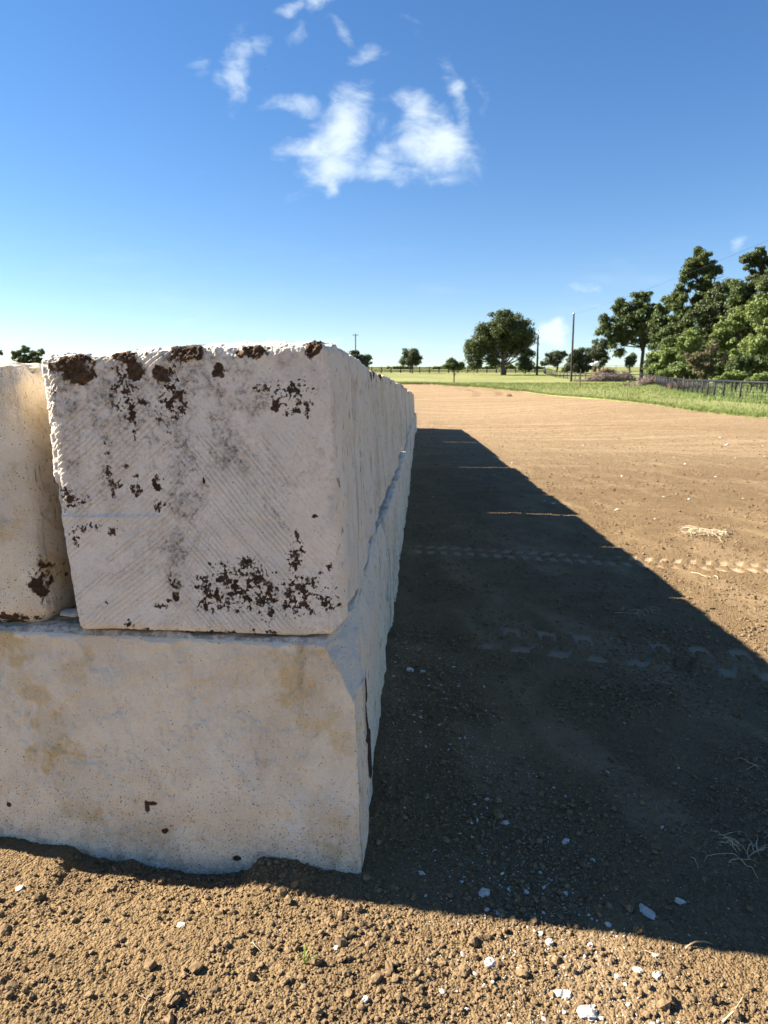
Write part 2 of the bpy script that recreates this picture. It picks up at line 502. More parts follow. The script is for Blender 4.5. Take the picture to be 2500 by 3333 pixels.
def stone_material(name, tone=(.74, .68, .61), warm=.45, cut=False):
    m, t, p, o = new_mat(name)
    tcn = t.n.new('ShaderNodeTexCoord')
    inf = t.n.new('ShaderNodeObjectInfo')
    off = t.node('ShaderNodeVectorMath', operation='SCALE', i_0=(13.1, 7.7, 5.3)); t.put(off.inputs['Scale'], inf.outputs['Random'])
    P = t.node('ShaderNodeVectorMath', operation='ADD', i_0=tcn.outputs['Object'], i_1=off.outputs[0]).outputs[0]
    n1 = t.noise(P, 2.6, 6, .62, .4)
    n2 = t.noise(P, 7.5, 6, .65, .8)
    n3 = t.noise(P, 38, 5, .7)
    n4 = t.noise(P, 160, 3, .7)
    c = t.mix(t.ramp(n2, .36, .64), tone, tuple(min(1, v * k) for v, k in zip(tone, (1.13, 1.14, 1.15))))
    nwh = t.noise(P, 5.2, 6, .68, .3)
    c = t.mix(t.ramp(nwh, .50, .64, 0, .38), c, (.88, .845, .78))
    c = t.mix(t.ramp(n1, .46, .66, 0, warm), c, (.74, .60, .43))
    c = t.mix(t.math('MULTIPLY', t.ramp(n1, .60, .70), t.ramp(n2, .48, .60, 0, warm * 1.1)), c, (.60, .40, .18))
    c = t.mix(t.ramp(n3, .56, .80, 0, .22), c, (.56, .48, .39))
    # vertical mineral streaks on the split sides
    c = t.mix(t.math('MULTIPLY', t.attr('flute'), .6), c, t.mix(t.ramp(n2, .4, .6), (.80, .66, .47), (.76, .66, .52)))
    npz = t.noise(t.mapping(P, scale=(60, 60, 16)), 1.0, 3, .6)
    nv = t.noise(t.mapping(P, scale=(14, 14, .9)), 1.0, 5, .7)
    c = t.mix(t.math('MULTIPLY', t.attr('flute'), t.ramp(nv, .52, .72, 0, .75)), c, (.30, .245, .19))
    c = t.mix(t.math('MULTIPLY', t.attr('flute'), t.ramp(nv, .46, .30, 0, .55)), c, (.78, .74, .68))
    c = t.mix(t.math('MULTIPLY', t.attr('flute'), t.ramp(npz, .60, .68, 0, .8)), c, (.22, .16, .11))
    # blue-grey fresh breaks, ochre stains with painted bounce tint, grime and clinging soil
    c = t.mix(t.math('MULTIPLY', t.attr('fresh'), t.ramp(n2, .2, .7, .45, .95)), c, (.64, .60, .53))
    c = t.mix(t.math('MULTIPLY', t.attr('ochre'), t.ramp(n2, .40, .56, .15, 1.0)), c, (.68, .48, .20))
    c = t.mix(t.math('MULTIPLY', t.attr('grime_shade'), t.ramp(n3, .38, .62, .15, .9)), c, (.235, .19, .155))
    vo = t.n.new('ShaderNodeTexVoronoi'); vo.inputs['Scale'].default_value = 190; t.put(vo.inputs['Vector'], P)
    vs = t.node('ShaderNodeSeparateXYZ', i_0=vo.outputs['Color'])
    vd = t.ramp(t.math('SUBTRACT', vo.outputs['Distance'], t.math('MULTIPLY', t.math('POWER', vs.outputs[1], 3.0), .30)), .20, .08)
    sp_ = t.math('MULTIPLY', vd, t.math('LESS_THAN', vs.outputs[0], t.math('MULTIPLY', t.attr('speck'), .75)))
    c = t.mix(t.math('MULTIPLY', sp_, .9), c, (.10, .06, .035))
    ng = t.noise(P, 120, 4, .8); nh = t.noise(P, 58, 5, .75)
    c = t.mix(t.ramp(ng, .55, .70, 0, .40), c, (.50, .40, .30))
    c = t.mix(t.ramp(ng, .46, .34, 0, .5), c, (.93, .89, .82))
    c = t.mix(t.ramp(nh, .58, .70, 0, .22), c, (.55, .45, .34))
    mud = t.attr('mud')
    c = t.mix(t.ramp(mud, .28, .66), c, t.mix(t.ramp(n3, .4, .7), (.050, .030, .019), (.120, .072, .044)))
    soil = t.attr('soil')
    c = t.mix(t.ramp(soil, .3, .6), c, t.mix(t.ramp(n3, .35, .7), (.055, .034, .022), (.165, .105, .062)))
    t.put(p.inputs['Base Color'], c)
    p.inputs['Roughness'].default_value = .92
    p.inputs['Specular IOR Level'].default_value = 0.2
    hb = t.math('ADD', t.math('MULTIPLY', n3, .9), t.math('MULTIPLY', n4, 1.1))
    hb = t.math('ADD', hb, t.math('MULTIPLY', nv, t.math('MULTIPLY', t.attr('flute'), 1.6)))
    bp = t.n.new('ShaderNodeBump'); bp.inputs['Distance'].default_value = .009; bp.inputs['Strength'].default_value = .9
    t.put(bp.inputs['Height'], hb); t.l.new(bp.outputs[0], p.inputs['Normal'])
    return m


def leaf_material(name, dark, light, brown=0.0):
    m, t, p, o = new_mat(name)
    tint = t.attr('tint')
    g = t.n.new('ShaderNodeNewGeometry')
    n = t.noise(g.outputs['Position'], .55, 3)
    c = t.mix(tint, dark, light)
    c = t.mix(t.ramp(n, .35, .65, 0, .45), c, tuple(v * .75 for v in dark))
    if brown: c = t.mix(t.ramp(n, .58, .70, 0, brown), c, (.16, .10, .055))
    t.put(p.inputs['Base Color'], c)
    p.inputs['Roughness'].default_value = .55
    p.inputs['Specular IOR Level'].default_value = .35
    tr = t.n.new('ShaderNodeBsdfTranslucent'); t.put(tr.inputs[0], t.mix(.5, c, (.12, .17, .03)))
    ms = t.n.new('ShaderNodeMixShader'); ms.inputs[0].default_value = .22
    t.l.new(p.outputs[0], ms.inputs[1]); t.l.new(tr.outputs[0], ms.inputs[2]); t.l.new(ms.outputs[0], o.inputs[0])
    return m


M = {
    'dirt': dirt_material(),
    'grass': grass_material(),
    'stone': stone_material('limestone', (.84, .725, .56), .5),
    'stone_cut': stone_material('cut_limestone', (.86, .775, .66), .18),
    'stone_warm': stone_material('warm_limestone', (.87, .75, .57), .5),
    'chip': plain('white_chip', (.46, .43, .375), .85, 0, .15, 60, .004),
    'clod': plain('soil_clod', (.178, .120, .064), 1.0, 0, .34, 40, .004),
    'bark': plain('bark', (.13, .105, .085), .95, 0, .3, 5, .03),
    'bark_dark': plain('dark_bark', (.055, .043, .034), .95, 0, .3, 5, .03),
    'pole': plain('creosoted_pole', (.035, .027, .022), .8, 0, .3, 3),
    'pole_grey': plain('weathered_pole', (.17, .155, .14), .85, 0, .2, 3),
    'blackrail': plain('black_board', (.022, .022, .024), .7, 0, .3, 2),
    'iron': plain('painted_pipe', (.014, .016, .020), .6, 0, .2, 3),
    'rust': plain('weathered_wood', (.17, .105, .07), .9, 0, .3, 10),
    'pipe_pale': plain('pale_pipe', (.22, .23, .17), .7, 0, .2, 3),
    'straw': plain('dry_straw', (.46, .37, .24), .8, 0, .25, 30),
    'root': plain('dry_root', (.30, .225, .145), .85, 0, .25, 30),
    'seedling': plain('seedling_green', (.32, .46, .06), .5, 0, .2, 40),
    'brush': plain('dead_brush', (.115, .072, .048), .95, 0, .4, 2),
    'brush_pale': plain('pale_brush', (.15, .115, .095), .95, 0, .4, 2),
    'metal': plain('galvanised_cap', (.6, .6, .6), .35, .8, .1, 5),
    'wire': plain('cable', (.03, .03, .03), .5),
    'white': plain('white_sheet', (.75, .75, .74), .6, 0, .08, 2),
    'red': plain('red_paint', (.55, .06, .03), .5),
    'bird': plain('bird_black', (.02, .02, .022), .8),
    'blade': leaf_material('grass_blade', (.12, .165, .032), (.25, .265, .085)),
    'weed': leaf_material('weed_blade', (.15, .21, .05), (.30, .36, .13)),
    'oak': leaf_material('oak_leaf', (.040, .060, .022), (.125, .145, .048), .12),
    'dusty': leaf_material('grey_green_leaf', (.050, .066, .036), (.125, .145, .078)),
    'grove': leaf_material('grove_leaf', (.045, .072, .022), (.135, .170, .050), .15),
    'vine': leaf_material('vine_leaf', (.10, .15, .030), (.30, .36, .11)),
    'deadleaf': leaf_material('dead_leaf', (.10, .085, .045), (.22, .175, .09)),
}

# ------------------------------------------------------------------ ground sheet
def build_ground():
    # rings of points round the viewpoint so that the soil is finest where it is closest
    a1 = np.linspace(R(-37), R(37), 640)          # angle from +Y towards +X
    a2 = np.linspace(R(37), R(323), 90)[1:-1]
    ang = np.concatenate([a1, a2])
    rr = [0.15, .3, .5, .7, .9, 1.0, 1.1]
    while rr[-1] < 700:
        r = rr[-1]
        k = .0026 if r < 6.8 else (.0055 if r < 14 else (.012 if r < 60 else (.03 if r < 200 else .08)))
        if r < 1.2: k = .01
        rr.append(r * (1 + k))
    rr = np.array(rr); n, m = len(rr), len(ang)
    RRg, A = np.meshgrid(rr, ang, indexing='ij')
    x = (RRg * np.sin(A)).ravel(); y = (RRg * np.cos(A)).ravel()
    h, sm = ground_fields(x, y)
    z = tz(x, y) + h
    rut = ground_fields.rut
    V = np.column_stack([x, y, z])
    V = np.vstack([V, [0, 0, 0]])
    i = np.arange(n - 1)[:, None] * m; j = np.arange(m)[None]; j2 = (j + 1) % m
    F = np.stack([i + j, i + m + j, i + m + j2, i + j2], -1).reshape(-1, 4)
    o = mesh_np('dirt_ground', V, F, M['dirt'], None, {'press': np.append(sm, 0), 'rut': np.append(rut, 0)}, True)
    tag(o, kind='structure')


build_ground()

LAWN_X = [-260, -10, 6.2, 10, 13.2, 15.0, 16.4, 17.9, 21, 30, 60, 300]
LAWN_Y = [104, 99, 96, 84, 68, 46, 38, 33, 29, 24, 16, 4]


def lawn_edge(x):
    x = np.asarray(x, float)
    return np.interp(x, LAWN_X, LAWN_Y) + .55 * pn(x * 2.2, 3, 1) + .30 * pn(x * 6, 1, 1) + .9 * pn(x * .25, 1, 1)


def build_lawn():
    xs = np.concatenate([np.linspace(-260, -12, 60)[:-1], np.linspace(-12, 3, 80)[:-1], np.linspace(3, 24, 420)[:-1], np.linspace(24, 60, 120)[:-1], np.linspace(60, 300, 60)])
    s = np.concatenate([[0, .15, .5], 1.0 * 1.07 ** np.arange(0, 95)])
    s = s[s < 620]
    X, S = np.meshgrid(xs, s, indexing='ij')
    Y = lawn_edge(X) + S
    Z = tz(X, Y) + .035 + .0006 * Y + .02 * sst(0, .5, S) + .03 * fbm(X * .5, Y * .5, 3, 3)
    Z = Z - .08 * (S < .01)
    V = np.column_stack([X.ravel(), Y.ravel(), Z.ravel()])
    n, m = X.shape
    i = np.arange(n - 1)[:, None] * m; j = np.arange(m - 1)[None]
    F = np.stack([i + j, i + m + j, i + m + j + 1, i + j + 1], -1).reshape(-1, 4)
    o = mesh_np('grass_field', V, F, M['grass'], None, None, True)
    tag(o, kind='structure')


build_lawn()


def lawn_z(x, y): return tz(x, y) + .055 + .0006 * y


def blades(name, x, y, h, wd, mat, label, cat, lean=.35, zf=None):
    n = len(x)
    z = (zf or lawn_z)(x, y)
    a = RNG.uniform(0, np.pi * 2, n); l = RNG.uniform(0, lean, n) * h; b = RNG.uniform(0, np.pi * 2, n)
    dx, dy = np.cos(a) * wd / 2, np.sin(a) * wd / 2
    base = np.column_stack([x, y, z - .02])
    V = np.empty((n, 3, 3))
    V[:, 0] = base - np.column_stack([dx, dy, 0 * dx]); V[:, 1] = base + np.column_stack([dx, dy, 0 * dx])
    V[:, 2] = base + np.column_stack([np.cos(b) * l, np.sin(b) * l, h])
    F = np.arange(n * 3).reshape(-1, 3)
    tint = np.repeat(RNG.uniform(0, 1, n), 3)
    o = mesh_np(name, V.reshape(-1, 3), F, mat, None, {'tint': tint}, False, V.reshape(-1, 3).mean(0))
    return tag(o, label, cat, kind='stuff')


# ------------------------------------------------------------------ stone blocks
def stone_block(name, C, n, rad, mat, disp, fields=None, cuts=(), label='', group=None, spread=(0, 0, 0), rvar=.35, seed=0, parent=None):
    """a rough block: C[x][y][z] its eight corners, n cells per side, rounded arrises, disp(P, nrm, t) in metres"""
    C = np.asarray(C, float)
    def par(k, p):
        u = np.linspace(0, 1, k + 1)
        return u ** p if p else u
    axs = [par(n[0], spread[0]), par(n[1], spread[1]), par(n[2], spread[2])]
    # small cells along each arris so that its rounding shows on coarse blocks
    E = [np.linalg.norm((C[1] - C[0]).reshape(-1, 3), axis=1).mean(), np.linalg.norm((C[:, 1] - C[:, 0]).reshape(-1, 3), axis=1).mean(), np.linalg.norm((C[:, :, 1] - C[:, :, 0]).reshape(-1, 3), axis=1).mean()]
    for a in range(3):
        rr = rad / E[a]
        extra = np.array([.15, .35, .6, .85, 1.0]) * rr
        axs[a] = np.unique(np.round(np.concatenate([axs[a], extra, 1 - extra]), 6))
        d = np.diff(axs[a]); keep = np.concatenate([[True], d > .25 * min(1.0 / n[a], rr * .2)]); keep[-1] = True
        axs[a] = axs[a][keep]
        if axs[a][-1] - axs[a][-2] < 1e-5: axs[a] = np.delete(axs[a], -2)
    nx, ny, nz = [len(a) for a in axs]
    keys, faces = [], []
    cnt = 0
    def side(fix, val, u, v, flip):
        nonlocal cnt
        dims = (nx, ny, nz)
        U, W = np.meshgrid(np.arange(dims[u]), np.arange(dims[v]), indexing='ij')
        K = np.zeros(U.shape + (3,), np.int64); K[..., fix] = val; K[..., u] = U; K[..., v] = W
        keys.append(K.reshape(-1, 3))
        i = np.arange(dims[u] - 1)[:, None] * dims[v]; j = np.arange(dims[v] - 1)[None]
        q = np.stack([i + j, i + dims[v] + j, i + dims[v] + j + 1, i + j + 1], -1).reshape(-1, 4)
        if flip: q = q[:, ::-1]
        faces.append(q + cnt); cnt += U.size
    side(0, 0, 1, 2, True); side(0, nx - 1, 1, 2, False)
    side(1, 0, 0, 2, False); side(1, ny - 1, 0, 2, True)
    side(2, 0, 0, 1, True); side(2, nz - 1, 0, 1, False)
    K = np.vstack(keys); F = np.vstack(faces)
    code = (K[:, 0] * 4096 + K[:, 1]) * 4096 + K[:, 2]
    uq, first, inv = np.unique(code, return_index=True, return_inverse=True)
    K = K[first]; F = inv.ravel()[F]
    t = np.column_stack([axs[0][K[:, 0]], axs[1][K[:, 1]], axs[2][K[:, 2]]])
    p = t * E
    so = seed * 3.7
    rv = rad * (1 + rvar * fbm(p[:, 0] * 3 + so, p[:, 1] * 3, p[:, 2] * 3 + so, 3) * 1.6)
    rv = np.clip(rv, rad * .35, rad)
    hi = np.array(E)
    q = np.clip(p, rad, hi - rad)
    dv = p - q
    ln = np.linalg.norm(dv, axis=1)
    nrm = dv / np.maximum(ln, 1e-9)[:, None]
    # blend between the sharp box and the round one by the local radius
    rnd = q + nrm * rad
    f = (rv / rad)[:, None]
    p2 = rnd * f + p * (1 - f)
    t2 = p2 / hi
    a, b, c = t2[:, 0:1], t2[:, 1:2], t2[:, 2:3]
    P = ((C[0, 0, 0] * (1 - a) + C[1, 0, 0] * a) * (1 - b) + (C[0, 1, 0] * (1 - a) + C[1, 1, 0] * a) * b) * (1 - c) + \
        ((C[0, 0, 1] * (1 - a) + C[1, 0, 1] * a) * (1 - b) + (C[0, 1, 1] * (1 - a) + C[1, 1, 1] * a) * b) * c
    ex = (C[1] - C[0]).reshape(-1, 3).mean(0); ey = (C[:, 1] - C[:, 0]).reshape(-1, 3).mean(0); ez = (C[:, :, 1] - C[:, :, 0]).reshape(-1, 3).mean(0)
    ex, ey, ez = [v / np.linalg.norm(v) for v in (ex, ey, ez)]
    N = nrm[:, 0:1] * ex + nrm[:, 1:2] * ey + nrm[:, 2:3] * ez
    P = P + N * disp(P, nrm, t2)[:, None]
    fr = np.zeros(len(P))
    for (pt, nn, rough, frw) in cuts:
        nn = np.array(nn, float); nn /= np.linalg.norm(nn)
        dd = (P - np.array(pt)) @ nn + rough * fbm(P[:, 0] * 7, P[:, 1] * 5, P[:, 2] * 7, 4) + rough * .5 * np.abs(pn(P[:, 0] * 14, P[:, 1] * 9, P[:, 2] * 14))
        over = np.maximum(dd, 0)
        P = P - over[:, None] * nn
        fr = np.maximum(fr, frw * sst(0.0, .006, over))
    at_ = {k: np.zeros(len(P)) for k in ('flute', 'fresh', 'ochre', 'grime_shade', 'speck', 'mud', 'soil')}
    at_['fresh'] = fr
    at_['flute'] = sst(.6, .95, nrm[:, 0]) * (1 - fr)
    if fields: fields(P, nrm, t2, at_)
    base = np.array([P[:, 0].mean(), P[:, 1].mean(), P[:, 2].min()])
    o = mesh_np(name, P, F, mat, parent, at_, True, base)
    return tag(o, label, 'stone block', group)


def corners(x0f, x1f, yf, z0, z1):
    """x0f(y,z), x1f(y,z) side planes, yf = (y0(x), y1(x))"""
    C = np.zeros((2, 2, 2, 3))
    for i in (0, 1):
        for j in (0, 1):
            for k in (0, 1):
                z = (z0, z1)[k]
                y = None
                xg = 0
                for _ in range(6):
                    y = yf[j](xg, z); xg = (x0f, x1f)[i](y, z)
                C[i, j, k] = (xg, y, z)
    return C


def rough_disp(seed, amp=1.0, flute=1.0, low=1.0):
    s = seed * 5.3
    def d(P, n, t):
        x, y, z = P[:, 0] + s, P[:, 1] + s * .7, P[:, 2] - s * .3
        h = .014 * low * fbm(x * 1.8, y * 1.8, z * 1.8, 3) + .0055 * amp * fbm(x * 9, y * 9, z * 9, 4, .55)
        side = sst(.5, .9, np.abs(n[:, 0]))
        yy = y + .05 * pn(x, y * 3, z * 2.2)
        r1 = 1 - np.abs(pn(yy * 4.2, s, z * .35)) * 2.2
        r2 = 1 - np.abs(pn(yy * 11, s + 4, z * .8)) * 2.2
        h = h + side * flute * (.026 * r1 + .013 * r2 - .019)
        # broken upper arris
        top = sst(.86, 1.0, t[:, 2])
        ch = np.maximum(pn(y * 5.5, x * 5.5, s) - .08, 0) + .6 * np.maximum(pn(y * 16, x * 16, s + 2), 0)
        h = h - top * (np.abs(n[:, 0]) + np.abs(n[:, 1])).clip(0, 1) * .05 * ch * amp
        # flaked ledges
        fl = fbm(x * 2.6, y * 2.6, z * 3.4, 4)
        h = h - .006 * amp * sst(.0, .03, fl - .12)
        return h
    return d


def blob(u, v, cu, cv, ru, rv, ang=0.0):
    c, s = math.cos(ang), math.sin(ang)
    a = ((u - cu) * c + (v - cv) * s) / ru; b = (-(u - cu) * s + (v - cv) * c) / rv
    return np.clip(1 - np.sqrt(a * a + b * b), 0, 1)


# --- the corner block of the upper course, its sawn and picked end to the viewer
def k4(cx_, cy_):                        # place on the end face in metres from its lower left, from the photograph's proportions
    return (cx_ - 215) / 1385 * .83, (1490 - cy_) / 1380 * .83


def main_disp(P, n, t):
    u = t[:, 0] * .83; v = t[:, 2] * .83
    front = sst(.55, .9, -n[:, 1]) + .55 * sst(.55, .9, n[:, 2])
    base = rough_disp(1, 1.0, 1.0)(P, n, t)
    fr = sst(.35, .85, -n[:, 1])
    h = base * (1 - fr) + fr * (.006 * fbm(u * 3, v * 3, 1, 3))
    gra = fbm(u * 26, v * 26, 3, 4, .6)
    h = h + fr * .0022 * gra
    # pick marks: two families of strokes
    def strokes(ang, sp, seed):
        c, s = math.cos(ang), math.sin(ang)
        w_ = (-u * s + v * c) + .011 * pn(u * 4, v * 4, seed) + .004 * pn(u * 20, v * 20, seed)
        al = u * c + v * s
        ph = w_ / sp + 1.1 * pn(al * 3, w_ * 4, seed + 1)
        f = ph - np.floor(ph)
        g = np.minimum(f / .78, (1 - f) / .22)
        k = np.floor(ph)
        on = sst(-.12, .12, pn(al * 4.5 + k * 3.17, k * 1.7, seed + 5))
        return (g - .5) * (.12 + .88 * on)
    left = sst(.44, .30, u - .10 * (v - .4)) 
    right = sst(.30, .42, u)
    midl = sst(.25, .32, u) * sst(.62, .5, u) * sst(.62, .5, v)
    s1 = strokes(R(38), .0135, 3); s2 = strokes(R(-52), .0135, 9); s3 = strokes(R(52), .012, 14)
    area2 = right * sst(.74, .66, u) * sst(.62, .55, v)
    main_disp.st = np.where(right * (1 - left) > .5, s2, s1)
    h = h + fr * sst(.0, .03, u) * .0050 * (s1 * left + s2 * np.maximum(area2, .0) + s3 * midl * .8)
    h = h + fr * .0026 * strokes(R(62), .02, 21) * sst(.66, .72, u) * .5
    # coarse picked bands: a ragged X through the middle and the whole upper part
    gr = grain_mask(u, v)
    h = h + fr * .0042 * gr * fbm(u * 85, v * 85, 5, 3, .7)
    # horizontal break across the lower left half
    yb = .352 + .007 * pn(u * 8, 1, 1) + .003 * pn(u * 30, 1, 1)
    st = sst(.0, .008, v - yb) * sst(.34, .28, u)
    lip = np.exp(-((v - yb) / .006) ** 2) * sst(.34, .28, u)
    h = h + fr * (-.0045 * st + .002 * lip)
    # soil clinging under the upper edge
    sm = soil_mask(u, v, P)
    h = h + (fr + sst(.5, .9, n[:, 2]) * .4).clip(0, 1) * sst(.1, 1.0, sm) * (.0015 + .013 * fbm(P[:, 0] * 30, P[:, 1] * 30, P[:, 2] * 30, 4, .75))
    # crumbled upper edge
    top = sst(.93, 1.0, t[:, 2])
    h = h + top * .009 * fbm(P[:, 0] * 22, P[:, 1] * 22, P[:, 2] * 22, 4, .65) - top * .012 * np.maximum(pn(P[:, 0] * 7, P[:, 1] * 7, 4), 0)
    edge = sst(.06, 0, t[:, 0]) * sst(.0, .15, t[:, 2])
    h = h + edge * .007 * fbm(P[:, 0] * 20, P[:, 1] * 20, P[:, 2] * 25, 4, .6)
    return h


def grain_mask(u, v):
    u = u + .02 * pn(u * 8, v * 8, 41)
    wob = .06 * pn(u * 6, v * 6, 2)
    band1 = sst(.055, .02, np.abs((u - .375) + .02 * np.sin(v * 9) + wob * .3)) * sst(.05, .2, v)
    upper = 1.1 * sst(.45, .68, v + wob) * sst(.68, .5, u + wob)
    diag = sst(.035, .01, np.abs((u - .50) - (v - .50) * .75 + wob * .3)) * sst(.2, .3, v) * sst(.8, .7, v)
    diag2 = sst(.03, .01, np.abs((u - .52) + (v - .55) * .62 + wob * .3)) * sst(.25, .35, v) * sst(.85, .75, v)
    leftp = .7 * sst(.28, .1, u) * sst(.3, .5, v + wob)
    g = np.maximum.reduce([band1, upper * .9, diag * .8, diag2 * .7, leftp])
    return g * sst(-.35, .25, fbm(u * 14, v * 14, 8, 3))


SOIL = [(375, 175, 100, 75, .2), (400, 215, 60, 50, 0), (655, 165, 105, 60, -.5), (690, 215, 55, 45, 0), (905, 140, 78, 55, 0), (1245, 150, 95, 42, .1), (790, 235, 40, 55, 0), (1085, 225, 45, 40, 0), (1530, 140, 30, 75, -.3), (590, 120, 40, 40, 0)]
MUD = [(1050, 1215, 95, 75, 0), (1180, 1200, 75, 70, 0), (1240, 1300, 85, 85, 0), (1120, 1300, 150, 60, 0), (930, 1300, 42, 80, 0), (920, 1240, 40, 60, 0), (1010, 1300, 90, 60, 0),
       (1385, 1110, 42, 80, 0), (1395, 990, 22, 25, 0), (1400, 1250, 95, 60, .2), (1370, 1310, 60, 70, 0), (1450, 1360, 22, 22, 0), (1140, 1130, 40, 40, 0), (1415, 330, 80, 40, 0), (1455, 350, 28, 60, -.3), (1340, 395, 40, 30, 0), (1430, 420, 50, 25, 0), (1480, 405, 25, 40, 0),
       (1268, 315, 42, 22, 0), (502, 595, 14, 16, 0), (488, 680, 16, 45, 0), (515, 745, 34, 26, 0), (510, 795, 10, 25, 0), (492, 550, 7, 20, 0), (725, 740, 30, 55, 0), (635, 705, 20, 12, 0), (735, 850, 34, 26, 0), (265, 790, 40, 42, 0), (310, 840, 60, 22, .4),
       (290, 1020, 22, 38, 0), (345, 965, 60, 25, .2), (492, 970, 22, 26, 0), (775, 1230, 32, 36, 0), (780, 1300, 20, 45, 0), (742, 1314, 18, 12, 0), (520, 1448, 20, 16, 0), (600, 1470, 26, 12, 0), (930, 1475, 20, 12, 0), (1045, 1475, 40, 18, 0),
       (1225, 1465, 40, 18, 0), (1152, 1462, 16, 10, 0), (1075, 1362, 38, 10, 0), (1490, 903, 14, 9, 0), (1545, 1140, 16, 20, 0), (1575, 1245, 7, 9, 0), (270, 298, 11, 9, 0), (645, 430, 18, 95, 0), (700, 360, 28, 22, 0), (780, 440, 14, 12, 0), (965, 730, 5, 26, 0),
       (1530, 1310, 50, 40, 0), (1240, 1375, 20, 16, 0), (580, 660, 18, 10, 0), (620, 770, 35, 30, 0), (850, 350, 60, 120, -.3), (610, 300, 50, 110, 0), (960, 1130, 8, 12, 0), (1500, 1170, 14, 10, 0), (415, 1330, 8, 14, 0), (520, 1420, 10, 8, 0), (690, 1345, 30, 14, 0)]


def soil_mask(u, v, P):
    s = np.zeros(len(u))
    nz = fbm(u * 18, v * 18, 12, 4, .6)
    for (a, b, ra, rb, an) in SOIL:
        cu, cv = k4(a, b)
        m = blob(u, v, cu, cv, ra / 1385 * .83 * 1.5, rb / 1380 * .83 * 1.32, an)
        s = np.maximum(s, sst(.05, .85, m * 1.1 + .75 * nz + .25 * fbm(u * 70, v * 70, 2, 3, .7)) * (m > 0))
    return s


def main_fields(P, n, t, A):
    u = t[:, 0] * .83; v = t[:, 2] * .83
    fr = sst(.3, .7, -n[:, 1])
    A['grime_shade'][:] = 0
    nz = fbm(u * 38, v * 38, 22, 4, .62); nf = fbm(u * 105, v * 105, 27, 3, .7)
    mud = np.zeros(len(u))
    for (a, b, ra, rb, an) in MUD:
        cu, cv = k4(a, b)
        m = blob(u, v, cu, cv, ra / 1385 * .83 * 1.55, rb / 1380 * .83 * 1.40, an)
        big = min(1, max(ra, rb) / 60)
        mud = np.maximum(mud, (m > 0) * np.clip(m * .84 + (.35 + .75 * big) * nz + (.45 + .55 * big) * nf + .10 * (1 - big) - .06 * big, 0, 1))
    A['mud'][:] = mud * fr
    A['soil'][:] = soil_mask(u, v, P) * np.clip(fr + sst(.4, .8, n[:, 2]), 0, 1)
    gr = grain_mask(u, v)
    pit = sst(.05, -.35, fbm(u * 85, v * 85, 5, 3, .7))
    stv = sst(-.05, -.42, main_disp.st) * sst(-.5, .2, fbm(u * 6, v * 6, 51, 3))  # pick grooves shaded by colour, as soft light shows little relief
    A['grime_shade'][:] = fr * np.clip(.30 * stv + gr * pit * 1.5 + .42 * gr + .35 * sst(.12, -.3, fbm(u * 60, v * 60, 15, 3, .7)) * sst(-.4, .3, fbm(u * 5, v * 5, 19, 3)) + .5 * sst(.62, .82, v) * sst(-.1, .4, fbm(u * 9, v * 9, 3, 3)), 0, 1)
    A['speck'][:] = fr * (.03 + .30 * sst(.3, .0, v) * sst(.35, .6, u))
    A['fresh'][:] = np.maximum(A['fresh'], sst(.80, .96, t[:, 0]) * sst(.15, .35, fbm(P[:, 0] * 9, P[:, 1] * 9, P[:, 2] * 9, 3)) * .5 * (n[:, 0] > .35))
    A['ochre'][:] = .30 * sst(.93, 1.0, t[:, 0]) * sst(.0, .3, fbm(u * 7, v * 7, 9, 3)) * fr + .35 * sst(.06, .0, v) * fr * sst(0, .3, fbm(u * 7, v * 7, 4, 3))


xt = lambda y, z: -.128 + .049 * (y - 2) - .045 * (z - .75) / .85        # upper course side face
Cm = np.zeros((2, 2, 2, 3))
YB = 3.72
Cm[0, 0, 0] = (-.958, 2.09, .728); Cm[1, 0, 0] = (-.118, 2.01, .734); Cm[0, 1, 0] = (-.93, YB, .75); Cm[1, 1, 0] = (xt(YB, .75), YB, .75)
Cm[0, 0, 1] = (-.998, 2.10, 1.567); Cm[1, 0, 1] = (-.148, 2.005, 1.600); Cm[0, 1, 1] = (-.96, YB, 1.58); Cm[1, 1, 1] = (xt(YB, 1.6), YB, 1.605)
stone_block('limestone_block', Cm, (370, 190, 370), .035, M['stone_cut'], main_disp, main_fields,
            cuts=[((-.944, 2.08, .78), (-1, -.12, -.45), .006, 0), ((-.155, 2.01, .752), (.9, -.25, -.85), .006, .3), ((-.968, 2.1, 1.06), (-1, -.25, -.12), .004, 0)],
            label='white limestone block with pick-marked end and dark mud stains, topmost at the corner', group='upper course of the stone row',
            spread=(0, 1.5, 0), rvar=.3, seed=1)

